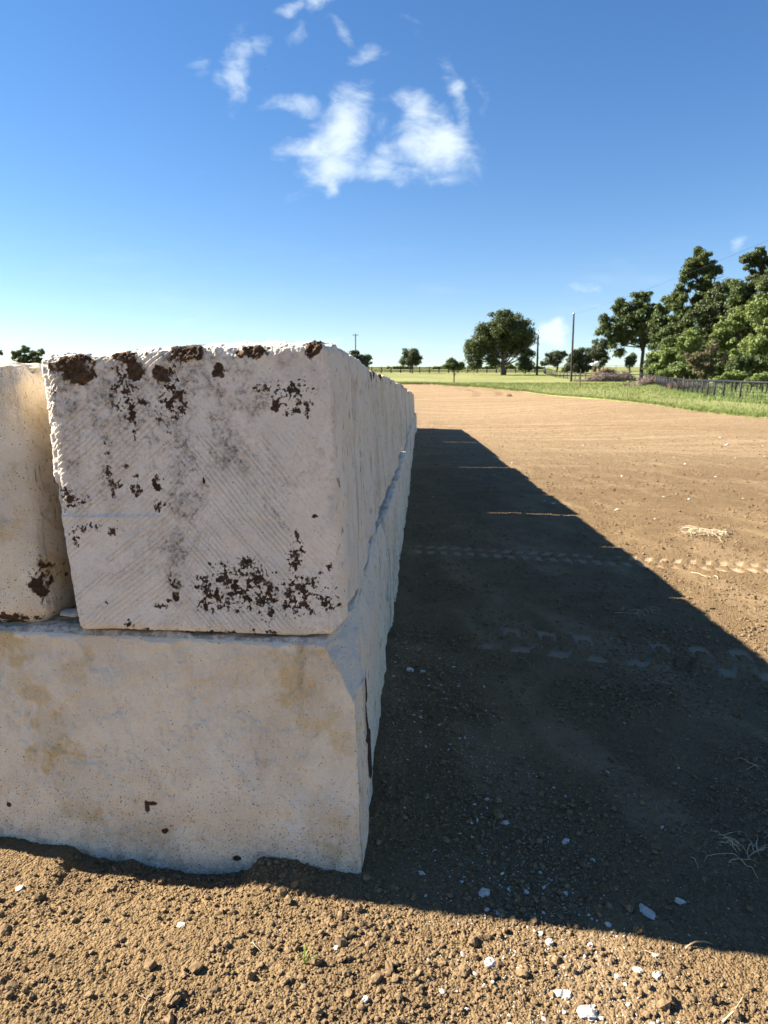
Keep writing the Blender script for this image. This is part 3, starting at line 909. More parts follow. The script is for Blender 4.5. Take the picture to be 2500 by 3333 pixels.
# --- the corner block of the lower course
def low_disp(P, n, t):
    base = rough_disp(2, 1.0, .8)(P, n, t)
    fr = sst(.35, .85, -n[:, 1])
    x, z = P[:, 0], P[:, 2]
    h = .012 * fbm(x * 2.6, z * 2.0, 1, 3) + .0032 * fbm(x * 9, z * 7, 4, 5, .62)
    # shallow flakes with a crisp edge
    for k, (sx, sz, lev, am) in enumerate([(2.1, 1.5, .12, .0045), (5.0, 2.8, .20, .0040), (14, 8, .26, .0030)]):
        f = fbm(x * sx + 3 * k, z * sz, 7 + k, 5, .58)
        h = h - am * sst(0, .035, f - lev)
        h = h + am * .6 * sst(.0, .05, -f - lev - .05)
    h = h + .0016 * fbm(x * 60, z * 60, 2, 3, .65)
    # coarse band at the foot
    foot = sst(.20, .10, z + .05 * fbm(x * 5, 1, 1, 3))
    h = h - foot * .004 + foot * .0022 * fbm(x * 45, z * 45, 2, 3, .6)
    # groove down from the upper edge
    gx = -.245 + .02 * (z - .74) + .006 * pn(z * 14, 0, 3)
    h = h - .004 * np.exp(-((x - gx) / .012) ** 2) * sst(.52, .60, z)
    # broken upper arris
    top = sst(.92, 1.0, t[:, 2])
    h = h + top * .006 * fbm(x * 14, P[:, 1] * 14, 3, 4, .6)
    return base * (1 - fr) + h * fr


def low_fields(P, n, t, A):
    x, z = P[:, 0], P[:, 2]
    fr = sst(.3, .7, -n[:, 1])
    nz = fbm(x * 10, z * 10, 5, 4, .6)
    def px(cx_, cy_): return -1.255 + cx_ / 1505 * 1.185, .74 - (cy_ - 55) / 960 * .74
    oc = np.zeros(len(x))
    for (a, b, ra, rb, st) in [(60, 130, 110, 90, .9), (250, 590, 95, 120, 1), (320, 690, 80, 80, 1), (200, 350, 60, 40, .7), (370, 230, 60, 60, .5), (420, 170, 50, 70, .5), (1300, 200, 110, 130, .75), (1340, 340, 80, 80, .6), (1450, 470, 60, 70, .6), (370, 850, 70, 60, .6), (130, 300, 60, 50, .4), (1390, 950, 50, 40, .6), (700, 900, 90, 50, .45), (1380, 800, 80, 60, .3)]:
        cu, cv = px(a, b)
        m = blob(x, z, cu, cv, ra / 1505 * 1.185 * 1.5, rb / 960 * .74 * 1.5)
        oc = np.maximum(oc, st * (m > 0) * sst(.15, .65, m * 1.3 + 1.2 * nz))
    A['ochre'][:] = oc * fr * .85
    A['speck'][:] = np.clip(.05 + .95 * sst(.45, .02, z + .12 * fbm(x * 3, z * 3, 3, 3)), 0, 1) * fr + .25 * (1 - fr)
    A['grime_shade'][:] = fr * (.55 * sst(.16, .0, z + .05 * nz) * sst(-.3, .3, nz) + .6 * np.exp(-((x + .245 - .02 * (z - .74)) / .012) ** 2) * sst(.52, .62, z))  # also darker along the groove from the upper edge
    mud = np.zeros(len(x))
    nzf = fbm(x * 40, z * 40, 22, 4, .62)
    for (a, b, ra, rb) in [(640, 810, 9, 22), (660, 795, 16, 9), (712, 912, 11, 9), (40, 850, 9, 9), (1005, 1008, 14, 9)]:
        cu, cv = px(a, b)
        m = blob(x, z, cu, cv, ra / 1505 * 1.185 * 2, rb / 960 * .74 * 2)
        mud = np.maximum(mud, (m > 0) * np.clip(m * 1.4 + .4 * nzf, 0, 1))
    A['mud'][:] = mud * fr
    A['grime_shade'][:] = np.maximum(A['grime_shade'], .85 * sst(.7, .95, n[:, 2]) * sst(-.17, -.24, x))
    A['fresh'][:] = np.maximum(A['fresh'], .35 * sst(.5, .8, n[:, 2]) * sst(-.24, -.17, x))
    # soil on the edge near the foot of the right side
    A['mud'][:] = np.maximum(A['mud'], (1 - fr) * (n[:, 0] > .4) * sst(.25, .45, blob(P[:, 1], z, 2.35, .30, .12, .30) + .2 * nz))


Cl = np.zeros((2, 2, 2, 3))
Cl[0, 0, 0] = (-1.78, 2.21, -.12); Cl[1, 0, 0] = (-.062, 1.972, -.12); Cl[0, 1, 0] = (-1.7, 4.1, -.12); Cl[1, 1, 0] = (lower_face(4.1) - .02, 4.1, -.12)
Cl[0, 0, 1] = (-1.79, 2.215, .722); Cl[1, 0, 1] = (-.085, 1.985, .726); Cl[0, 1, 1] = (-1.7, 4.1, .735); Cl[1, 1, 1] = (lower_face(4.1) - .045, 4.1, .735)
nA = np.cross(np.array([-.078, 1.985, .53]) - np.array([-.185, 1.99, .738]), np.array([-.048, 2.62, .745]) - np.array([-.185, 1.99, .738]))
if nA[0] < 0: nA = -nA
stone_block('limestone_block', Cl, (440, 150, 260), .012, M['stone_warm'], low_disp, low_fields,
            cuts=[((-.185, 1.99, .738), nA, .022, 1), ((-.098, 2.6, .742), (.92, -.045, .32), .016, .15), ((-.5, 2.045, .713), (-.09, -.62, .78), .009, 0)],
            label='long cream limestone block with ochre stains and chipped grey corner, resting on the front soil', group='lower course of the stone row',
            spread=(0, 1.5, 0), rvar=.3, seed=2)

# --- the block left of the gap
def left_fields(P, n, t, A):
    x, z = P[:, 0], P[:, 2]
    nz = fbm(x * 12, z * 12 + P[:, 1] * 8, 5, 4, .6); nzf = fbm(x * 40, P[:, 1] * 40, z * 40, 4, .62)
    fr = sst(.3, .7, -n[:, 1])
    A['ochre'][:] = .5 * sst(.0, .5, nz) + .35 * sst(.5, .9, n[:, 0]) * sst(-.2, .4, nz)  # gap-facing end tinted warmer, bounced sunlight painted into its colour
    A['speck'][:] = .25 + .4 * sst(1.0, .8, z)
    m = blob(x, z, -1.075, .87, .035, .09)
    m2 = blob(x, z, -1.22, 1.30, .05, .05); m3 = blob(x, z, -1.0, .79, .04, .03); m4 = blob(x, z, -1.2, .755, .16, .035)
    mm = np.maximum.reduce([m, m2 * .9, m3, m4])
    A['mud'][:] = (mm > 0) * np.clip(mm * 1.1 + 1.0 * nzf, 0, 1)


Cx = np.zeros((2, 2, 2, 3))
Cx[0, 0, 0] = (-2.0, 2.27, .722); Cx[1, 0, 0] = (-1.045, 2.12, .722); Cx[0, 1, 0] = (-1.95, 3.6, .75); Cx[1, 1, 0] = (-1.0, 3.6, .75)
Cx[0, 0, 1] = (-2.02, 2.31, 1.52); Cx[1, 0, 1] = (-1.098, 2.15, 1.552); Cx[0, 1, 1] = (-1.95, 3.6, 1.55); Cx[1, 1, 1] = (-1.03, 3.6, 1.56)
stone_block('limestone_block', Cx, (190, 150, 210), .075, M['stone_warm'], rough_disp(3, 1.3, .25), left_fields,
            label='cream limestone block left of the open gap, its end tinted warm as by bounced sunlight', group='upper course of the stone row', spread=(0, 1.3, 0), rvar=.6, seed=3)

# --- blocks further along the front, past the edge of the picture
xl = [(-2.06, -3.0, 2.29, 2.55), (-3.06, -4.1, 2.55, 2.80)]
for i, (xa, xb, ya, yb) in enumerate(xl):
    for lev in (0, 1):
        z0, z1 = (-.12, .735) if lev == 0 else (.75, 1.58 - .02 * i)
        s_ = 0 if lev == 0 else .03
        if lev == 0: xa_, xb_ = xa + .22, xb + .22
        else: xa_, xb_ = xa, xb
        C = np.zeros((2, 2, 2, 3))
        for a, xx in ((0, xb_), (1, xa_)):
            yf = (yb if a == 0 else ya) + s_
            for c, zz in ((0, z0), (1, z1)):
                C[a, 0, c] = (xx, yf, zz); C[a, 1, c] = (xx + .02, yf + 1.2, zz)
        stone_block('limestone_block', C, (80, 50, 60), .02, M['stone'], rough_disp(20 + 2 * i + lev, .5, .3, .2), None,
                    label=['rough limestone block of the lower front row, ', 'rough limestone block of the upper front row, '][lev] + ['next past the picture edge', 'last at the far left end'][i],
                    group=['lower course of the stone row', 'upper course of the stone row'][lev], seed=20 + 2 * i + lev)

# --- the long side of the row
ORD = ['second', 'third', 'fourth', 'fifth', 'sixth', 'seventh', 'eighth', 'ninth', 'tenth', 'eleventh', 'twelfth', 'thirteenth']
K = -.235
up = [3.74, 5.5, 7.3, 9.15, 11.0, 13.0, 15.1, 17.6, 20.2, 23.3, 26.2, 29.4, 32.7]
gaps_u = {9.15: .036, 15.1: .05, 23.3: .06}
rs = random.Random(5)
LOOK_U = ['with tan streaked flutes', 'with deep upright flutes', 'with a rust streak', 'with yellow patches', 'with pale grey flutes', 'with narrow ridges', 'with smooth grey side', 'with a jagged bright top', 'with dark seams', 'with grey ridges', 'with bluish sheen', 'ending the row']
for i in range(len(up) - 1):
    ya, yb = up[i], up[i + 1]
    ga = gaps_u.get(ya, .012) / 2; gb = gaps_u.get(yb, .012) / 2
    dx = [-.008, .012, -.012, .018, -.016, .014, -.010, .022, -.012, .020, -.015, .012][i]; dz = rs.uniform(-.03, .022)
    wd = .84
    xo = lambda y, z, dx=dx: xt(y, z) + dx
    xi = lambda y, z, wd=wd, dx=dx: xt(y, z) - wd + dx
    y0 = (lambda x, z, ya=ya, ga=ga: ya + ga + K * (x - xt(ya, z))) if ya in gaps_u else (lambda x, z, ya=ya: max(3.75, ya + .014))
    y1 = (lambda x, z, yb=yb, gb=gb: yb - gb + K * (x - xt(yb, z))) if yb in gaps_u else (lambda x, z, yb=yb: yb - .014)
    z0 = .752; z1 = 1.598 + dz
    C = corners(xi, xo, (y0, y1), z0, z1)
    if i == 11:
        pass
    q = 5.5 / (ya + 2)
    n = (int(14 + 30 * q), int((yb - ya) * (16 + 110 * q)), int(18 + 90 * q))
    def fl(P, nn, t, A, i=i):
        nz = fbm(P[:, 1] * 5, P[:, 2] * 3, i, 4, .6)
        A['speck'][:] = .12
        A['grime_shade'][:] = .55 * sst(.1, .5, fbm(P[:, 1] * 9, P[:, 2] * .8, i, 4, .6)) * sst(.3, .8, nn[:, 0])
        A['mud'][:] = sst(.86, .97, t[:, 2]) * sst(.12, .3, fbm(P[:, 1] * 9, P[:, 2] * 4, i + 3, 4, .6)) * .9 * sst(.3, .8, nn[:, 0])
        A['ochre'][:] = .45 * sst(.15, .4, fbm(P[:, 1] * 2.5, P[:, 2] * 1.5, i + 9, 3, .6))
    stone_block('limestone_block', C, n, .03, M['stone'], rough_disp(40 + i, 1.0, .85, .6), fl,
                label='%s upper block from the corner along the shaded side, %s' % (ORD[i], LOOK_U[i]), group='upper course of the stone row', seed=40 + i)

lo = [4.12, 6.0, 7.9, 10.0, 12.2, 14.6, 17.2, 19.8, 22.6, 25.6, 28.8, 32.9]
LOOK_L = ['its ledge jutting out', 'a dark slit below its ledge', 'half as wide as its ledge', 'grey and deeply fluted', 'pale at its foot', 'with a lumpy ledge', 'with a worn top edge', 'dark at the joint', 'bluish in the shade', 'small with distance', 'standing out at the far end']
for i in range(len(lo) - 1):
    ya, yb = lo[i] + .014, lo[i + 1] - .014
    dx = [-.006, .002, .01, .012, -.006, .01, 0, .012, -.01, 0, .05][i]; dz = [0, .0, .004, -.006, .004, 0, .006, -.004, 0, .004, 0][i]
    xo = lambda y, z, dx=dx: lower_face(y) + dx - .02 * (z) / .74
    xi = lambda y, z, dx=dx: lower_face(y) + dx - .92
    C = corners(xi, xo, (lambda x, z, ya=ya: ya, lambda x, z, yb=yb: yb), -.15, .742 + dz)
    q = 5.5 / (ya + 2)
    n = (int(14 + 40 * q), int((yb - ya) * (16 + 90 * q)), int(16 + 70 * q))
    def fl(P, nn, t, A, i=i):
        A['speck'][:] = .15 + .4 * sst(.3, .0, P[:, 2])
        A['grime_shade'][:] = .55 * sst(.1, .5, fbm(P[:, 1] * 9, P[:, 2] * .8, i + 70, 4, .6)) * sst(.3, .8, nn[:, 0]) + .5 * sst(.7, .95, nn[:, 2])
        A['ochre'][:] = .5 * sst(.15, .4, fbm(P[:, 1] * 2.5, P[:, 2] * 1.5, i + 39, 3, .6))
        A['fresh'][:] = np.maximum(A['fresh'], .8 * sst(.5, .9, nn[:, 2]) + .6 * (nn[:, 1] < -.5))
    stone_block('limestone_block', C, n, .035, M['stone'], rough_disp(70 + i, 1.7, .8, 1.0), fl,
                label='%s lower block from the corner along the shaded side, %s' % (ORD[i], LOOK_L[i]), group='lower course of the stone row', seed=70 + i)

# ------------------------------------------------------------------ loose soil, stones and chips
def ico(level):
    p = (1 + 5 ** .5) / 2
    V = [(-1, p, 0), (1, p, 0), (-1, -p, 0), (1, -p, 0), (0, -1, p), (0, 1, p), (0, -1, -p), (0, 1, -p), (p, 0, -1), (p, 0, 1), (-p, 0, -1), (-p, 0, 1)]
    F = [(0, 11, 5), (0, 5, 1), (0, 1, 7), (0, 7, 10), (0, 10, 11), (1, 5, 9), (5, 11, 4), (11, 10, 2), (10, 7, 6), (7, 1, 8), (3, 9, 4), (3, 4, 2), (3, 2, 6), (3, 6, 8), (3, 8, 9), (4, 9, 5), (2, 4, 11), (6, 2, 10), (8, 6, 7), (9, 8, 1)]
    V = [np.array(v) / np.linalg.norm(v) for v in V]
    for _ in range(level):
        mid = {}; F2 = []
        def m(a, b):
            k = (min(a, b), max(a, b))
            if k not in mid:
                v = V[a] + V[b]; V.append(v / np.linalg.norm(v)); mid[k] = len(V) - 1
            return mid[k]
        for a, b, c in F:
            ab, bc, ca = m(a, b), m(b, c), m(c, a)
            F2 += [(a, ab, ca), (b, bc, ab), (c, ca, bc), (ab, bc, ca)]
        F = F2
    return np.array(V), np.array(F)


def lumps(x, y, size, level, flat=.75, elong=.35, sink=.25, rough=.65):
    V0, F0 = ico(level)
    n = len(x)
    z = H(x, y)
    sc = size[:, None] * (1 + elong * RNG.uniform(-1, 1, (n, 3))); sc[:, 2] *= flat
    off = RNG.uniform(0, 50, (n, 3))
    V = V0[None] + 0 * off[:, None]
    q = V * 1.5 + off[:, None]
    nz = pn(q[..., 0], q[..., 1], q[..., 2]) + (.5 * pn(q[..., 0] * 2.7, q[..., 1] * 2.7, q[..., 2] * 2.7) if level else 0)
    V = V * (1 + rough * nz[..., None])
    V = V * sc[:, None]
    a = RNG.uniform(0, 2 * np.pi, n); c, s = np.cos(a)[:, None], np.sin(a)[:, None]
    X = V[..., 0] * c - V[..., 1] * s; Y = V[..., 0] * s + V[..., 1] * c
    tl = RNG.uniform(-.4, .4, n)[:, None]
    Z = V[..., 2] + X * tl
    V = np.stack([X + x[:, None], Y + y[:, None], Z + (z + sc[:, 2] * (1 - 2 * sink) * .8)[:, None]], -1)
    F = (F0[None] + (np.arange(n) * len(V0))[:, None, None]).reshape(-1, 3)
    return V.reshape(-1, 3), F


def scatter(n, x0, x1, y0, y1, dens=None):
    x = RNG.uniform(x0, x1, n * 3); y = y0 * (y1 / y0) ** RNG.uniform(0, 1, n * 3) if y0 > 0 else RNG.uniform(y0, y1, n * 3)
    ok = ~((y > front_y(x) - .01) & (x < lower_face(y) + .02))
    ok &= np.abs(x) < y * .68 + .15
    if dens is not None: ok &= RNG.uniform(0, 1, n * 3) < dens(x, y)
    return x[ok][:n], y[ok][:n]


pat = lambda x, y: np.clip(.35 + 1.3 * fbm(x * 1.6, y * 1.6, 6, 3), .08, 1)
Vs, Fs, cnt = [], [], 0
for (n, y0, y1, lo_, hi_, lev) in [(52000, 1.15, 3.4, .0016, .0052, 0), (7000, 1.15, 4.2, .0045, .009, 1), (700, 1.15, 5, .009, .015, 1), (22, 1.2, 6, .014, .02, 2), (16000, 3.0, 9, .005, .011, 0), (900, 4, 14, .011, .022, 0), (6000, 9, 50, .005, .022, 0)]:
    x, y = scatter(n, -1.8 if y1 < 6 else -1, 3.2 if y1 < 6 else (8 if y1 < 20 else 22), y0, y1, pat)
    sm = ground_fields(x, y)[1]; k = sm < .75; x, y = x[k], y[k]
    if y1 > 20: k = y < lawn_edge(x) - .3; x, y = x[k], y[k]
    sz = lo_ * (hi_ / lo_) ** (RNG.uniform(0, 1, len(x)) ** 1.6)
    V, F = lumps(x, y, sz, lev, sink=.22)
    Vs.append(V); Fs.append(F + cnt); cnt += len(V)
o = mesh_np('soil_clods', np.vstack(Vs), np.vstack(Fs), M['clod'], None, None, False)
tag(o, 'crumbs and clods of dry brown soil strewn over the graded dirt', 'soil clods', kind='stuff')

chipd = lambda x, y: np.clip(np.exp(-((x - (.38 - .10 * (y - 2.2))) / .20) ** 2) * 1.0 + .9 * np.exp(-((x - lower_face(y) - .12) / .10) ** 2) * (y > 2.6) * (y < 4.2) + .05, 0, 1)
Vs, Fs, cnt = [], [], 0
for (n, y0, y1, lo_, hi_, lev, d) in [(9000, 1.2, 4.2, .0012, .0034, 0, chipd), (420, 1.2, 4.0, .0035, .008, 1, chipd), (500, 1.2, 9, .0016, .004, 0, None), (110, 8, 45, .010, .035, 1, None)]:
    x, y = scatter(n, -1.5 if d is None else 0, 16 if y1 > 20 else 3, y0, y1, d)
    if y1 > 20: k = y < lawn_edge(x) - .3; x, y = x[k], y[k]
    sz = lo_ * (hi_ / lo_) ** (RNG.uniform(0, 1, len(x)) ** 1.8)
    V, F = lumps(x, y, sz, lev, flat=.5, elong=.55, sink=.12, rough=.5)
    Vs.append(V); Fs.append(F + cnt); cnt += len(V)
o = mesh_np('limestone_chippings', np.vstack(Vs), np.vstack(Fs), M['chip'], None, None, False)
tag(o, 'fine white limestone chippings scattered over the brown soil', 'stone chippings', kind='stuff')


def gp(px, py, z=0.0):
    r = ray(px, py); k = (z - EYE) / r[2]
    return r[0] * k, r[1] * k


CHIPS = [
    (2108, 2968, .031, 'widest flat white limestone chip lying in the shadow near its lower edge'),
    (2216, 2933, .020, 'oval white chip just beyond the widest chip in the shadow'),
    (1600, 3135, .026, 'blocky white stone in the sun below the shadow edge'),
    (1790, 3070, .018, 'upright white stone right at the edge of the shadow'),
    (1335, 2192, .026, 'pale stone close beside the foot of the second lower block'),
    (1375, 2190, .018, 'rounded pale stone beside another at the foot of the row'),
    (1590, 2600, .017, 'white chip in the middle of the densest shaded chippings'),
    (1645, 2677, .014, 'white chip nearer the viewer than the densest chippings'),
    (1840, 2737, .020, 'long thin white flake lying by itself in deep shade'),
    (1930, 2797, .012, 'small white flake nearer than the long thin one'),
    (1375, 2840, .016, 'white lump nearest the bottom corner of the stained lower block'),
    (1575, 2905, .018, 'slender white flake in shade with the sunlit edge below'),
    (1760, 2837, .011, 'tiny square white chip right of the slender shaded flakes'),
    (1620, 2967, .016, 'white pebble nearest the shadow edge beneath the chippings'),
    (1980, 3012, .016, 'tilted white flake under the widest chip'),
    (1915, 3303, .024, 'large white lump in full sun at the bottom of the picture'),
    (2075, 3165, .013, 'angular white chip in the sun beneath a pair of straws'),
    (2138, 3180, .013, 'narrow white chip next to the angular sunlit one'),
    (2012, 3188, .013, 'white chip within a sunlit cluster of crumbs'),
    (1185, 3265, .020, 'chalky white stone in the sun right of the dry root'),
    (65, 2890, .026, 'pale stone at the left, close to the wall shadow'),
    (590, 3005, .013, 'pale grey stone among crumbs below the stained lower block'),
    (1090, 3092, .010, 'small white pebble right of the green seedling'),
    (1842, 3240, .016, 'one of two pale stones side by side in the sun, the right one'),
    (1818, 3235, .014, 'one of two pale stones side by side in the sun, the left one'),
]
for (px, py, s, lab) in CHIPS:
    x, y = gp(px, py)
    V, F = lumps(np.array([x]), np.array([y]), np.array([s * .74]), 2, flat=.42, elong=.38, sink=.36, rough=.55)
    o = mesh_np('limestone_chip', V, F, M['chip'], None, None, False, (x, y, V[:, 2].min()))
    tag(o, lab, 'stone chip', 'white limestone chips on the soil')
ROCKS = [(560, 3262, .030, 'brown clod at the bottom left edge of the frame, beside a dry root'), (1110, 3125, .018, 'buff clod below the seedling'), (1905, 3100, .020, 'darker clod in shade touching the sun edge'),
         (2130, 3140, .017, 'round buff clod beneath two crossed straws'), (2310, 3262, .022, 'clod with a long shadow at the lower right'), (2175, 3265, .024, 'pointed brown clod in the sun near the bottom right'),
         (2075, 3033, .022, 'grey-brown clod in the shade above the sun edge'), (2400, 2330, .028, 'pale rounded stone in the dark rut at the right'), (1655, 1305, .30, 'dark clod standing up in the middle of the far dirt field'), (130, 3190, .02, 'clod standing out at the left bottom in the sun')]
for (px, py, s, lab) in ROCKS:
    x, y = gp(px, py) if s < .1 else (1655 - CX) / FPX * 60 and (float(at(1655, 1305, 60)[0]), 60.0)
    V, F = lumps(np.array([x]), np.array([y]), np.array([s * (.62 if s < .1 else .8)]), 3, flat=.75, elong=.3, sink=.3, rough=.8)
    o = mesh_np('soil_clod', V, F, M['clod'], None, None, False, (x, y, V[:, 2].min()))
    tag(o, lab, 'clod', 'larger clods on the soil')


def strand(mb, x, y, ang, L, r, rise=.01, bend=.6, seg=9, rs=random):
    pts = []; a = ang; X, Y = x, y
    for k in range(seg):
        t = k / (seg - 1)
        pts.append((X, Y, 0)); X += math.cos(a) * L / seg; Y += math.sin(a) * L / seg
        a += rs.uniform(-bend, bend)
    pts = np.array(pts)
    pts[:, 2] = H(pts[:, 0], pts[:, 1]) + r + rise * np.sin(np.linspace(0, np.pi, seg)) * rs.uniform(.3, 1)
    mb.tube(pts, np.linspace(r, r * .45, seg), 5)
    return pts


STICKS = [
    (455, 3333, 470, 3210, .0022, 'thin forked dry root at the bottom left in the sun', 'root', True),
    (1880, 3170, 1925, 3115, .0020, 'curved grey twig on sunlit soil below the shadow', 'root', False),
    (2098, 3098, 2155, 3128, .0012, 'pair of crossed straws at the edge of the sunlit soil', 'straw', True),
    (2232, 3085, 2302, 3052, .0030, 'bent brown stick lying just inside the shadow', 'root', False),
    (2352, 3330, 2455, 3278, .0028, 'long tan stalk at the bottom right corner', 'straw', False),
    (2250, 2790, 2290, 2830, .0015, 'short straw lying in the shade on the right', 'straw', False),
    (2410, 2470, 2480, 2515, .0022, 'forked straw in the shade beside the smooth rut', 'straw', True),
    (1690, 2140, 1740, 2170, .0016, 'pale straw across the dark soil near the row of blocks', 'straw', False),
    (1845, 1815, 1895, 1848, .0030, 'pale stalk in the shade beside the upper tyre print', 'straw', False),
    (2250, 1865, 2300, 1885, .0040, 'curly straw in the sun just below the tyre print', 'straw', True),
    (2325, 1877, 2352, 1886, .0045, 'short bright straw in the sun below the tyre print', 'straw', False),
    (2000, 1995, 2120, 2010, .0025, 'spreading grass stalk in the shade between the tyre prints', 'straw', True),
    (1660, 2000, 1650, 2060, .0020, 'curly root over the start of the nearer tyre print', 'root', True),
    (2120, 2210, 2200, 2250, .0018, 'thin straw below the nearer tyre print in shade', 'straw', False),
    (815, 3070, 860, 3120, .0012, 'tiny straw lying in the sun left of the seedling', 'straw', False),
]
for (ax_, ay, bx, by, r, lab, mt, fork) in STICKS:
    rs_ = random.Random(int(ax_ * 3 + ay))
    x, y = gp(ax_, ay); x2, y2 = gp(bx, by)
    L = math.hypot(x2 - x, y2 - y); a = math.atan2(y2 - y, x2 - x)
    mb = MB(); p_ = strand(mb, x, y, a, L * 1.1, r, .012, .25, 10, rs_)
    if fork:
        for s in (-1, 1): strand(mb, p_[5][0], p_[5][1], a + s * .8, L * .5, r * .7, .01, .3, 8, rs_)
    o = mb.build('dry_stalk', M[mt])
    tag(o, lab, 'dry stalk', 'dry roots and straws on the soil')

for (px, py, sz, n, lab) in [(2300, 1740, .28, 60, 'tangled tuft of dry straw in full sun on the dirt'), (2440, 2775, .12, 22, 'spread of dry roots in the shade at the right edge'), (2100, 1990, .12, 10, 'wispy dry tuft in the shade above the nearer tyre print'), (1730, 1250 + 60, 0, 0, '')]:
    if not n: continue
    x, y = gp(px, py); mb = MB(); rs_ = random.Random(n)
    for k in range(n):
        strand(mb, x + rs_.gauss(0, sz * .42), y + rs_.gauss(0, sz * .3), rs_.uniform(0, 6.28), sz * rs_.uniform(.5, 1.3), .0042 if sz > .2 else .0015, .05 * sz / .28, .5, 9, rs_)
    o = mb.build('straw_tuft', M['straw'])
    tag(o, lab, 'straw tuft', 'dry tufts on the soil')

# seedling
x, y = gp(990, 3140); z = Hs(x, y)
mb = MB()
for k, (dx, dy, h) in enumerate([(.012, .01, .050), (-.010, .004, .036), (.022, -.006, .030), (.002, .004, .058)]):
    t = np.linspace(0, 1, 7)[:, None]
    pts = np.array([x, y, z - .003]) + t * np.array([0, 0, h]) + t ** 2 * np.array([dx * 1.6, dy, 0])
    mb.tube(pts, .0016 * (1 - .75 * t[:, 0]) + .0003, 5)
o = mb.build('seedling', M['seedling'], loc=(x, y, z))
tag(o, 'single bright green grass seedling growing from sunlit soil', 'seedling')

# loose flakes in the foot of the gap between the two upper blocks
for i, (fx, fy, s, lab) in enumerate([(-.99, 2.19, .030, 'grey stone flake lodged at the foot of the gap between blocks'), (-.955, 2.26, .022, 'smaller flake deeper in the gap between blocks')]):
    V0, F0 = ico(3)
    V = V0 * np.array([s * 1.5, s, s * .35]) * (1 + .3 * pn(V0[:, 0] * 2 + i, V0[:, 1] * 2, V0[:, 2] * 2))[:, None] + np.array([fx, fy, .752 + s * .25])
    o = mesh_np('stone_flake', V, F0, M['chip'], None, None, True, (fx, fy, V[:, 2].min()))
    tag(o, lab, 'stone flake')

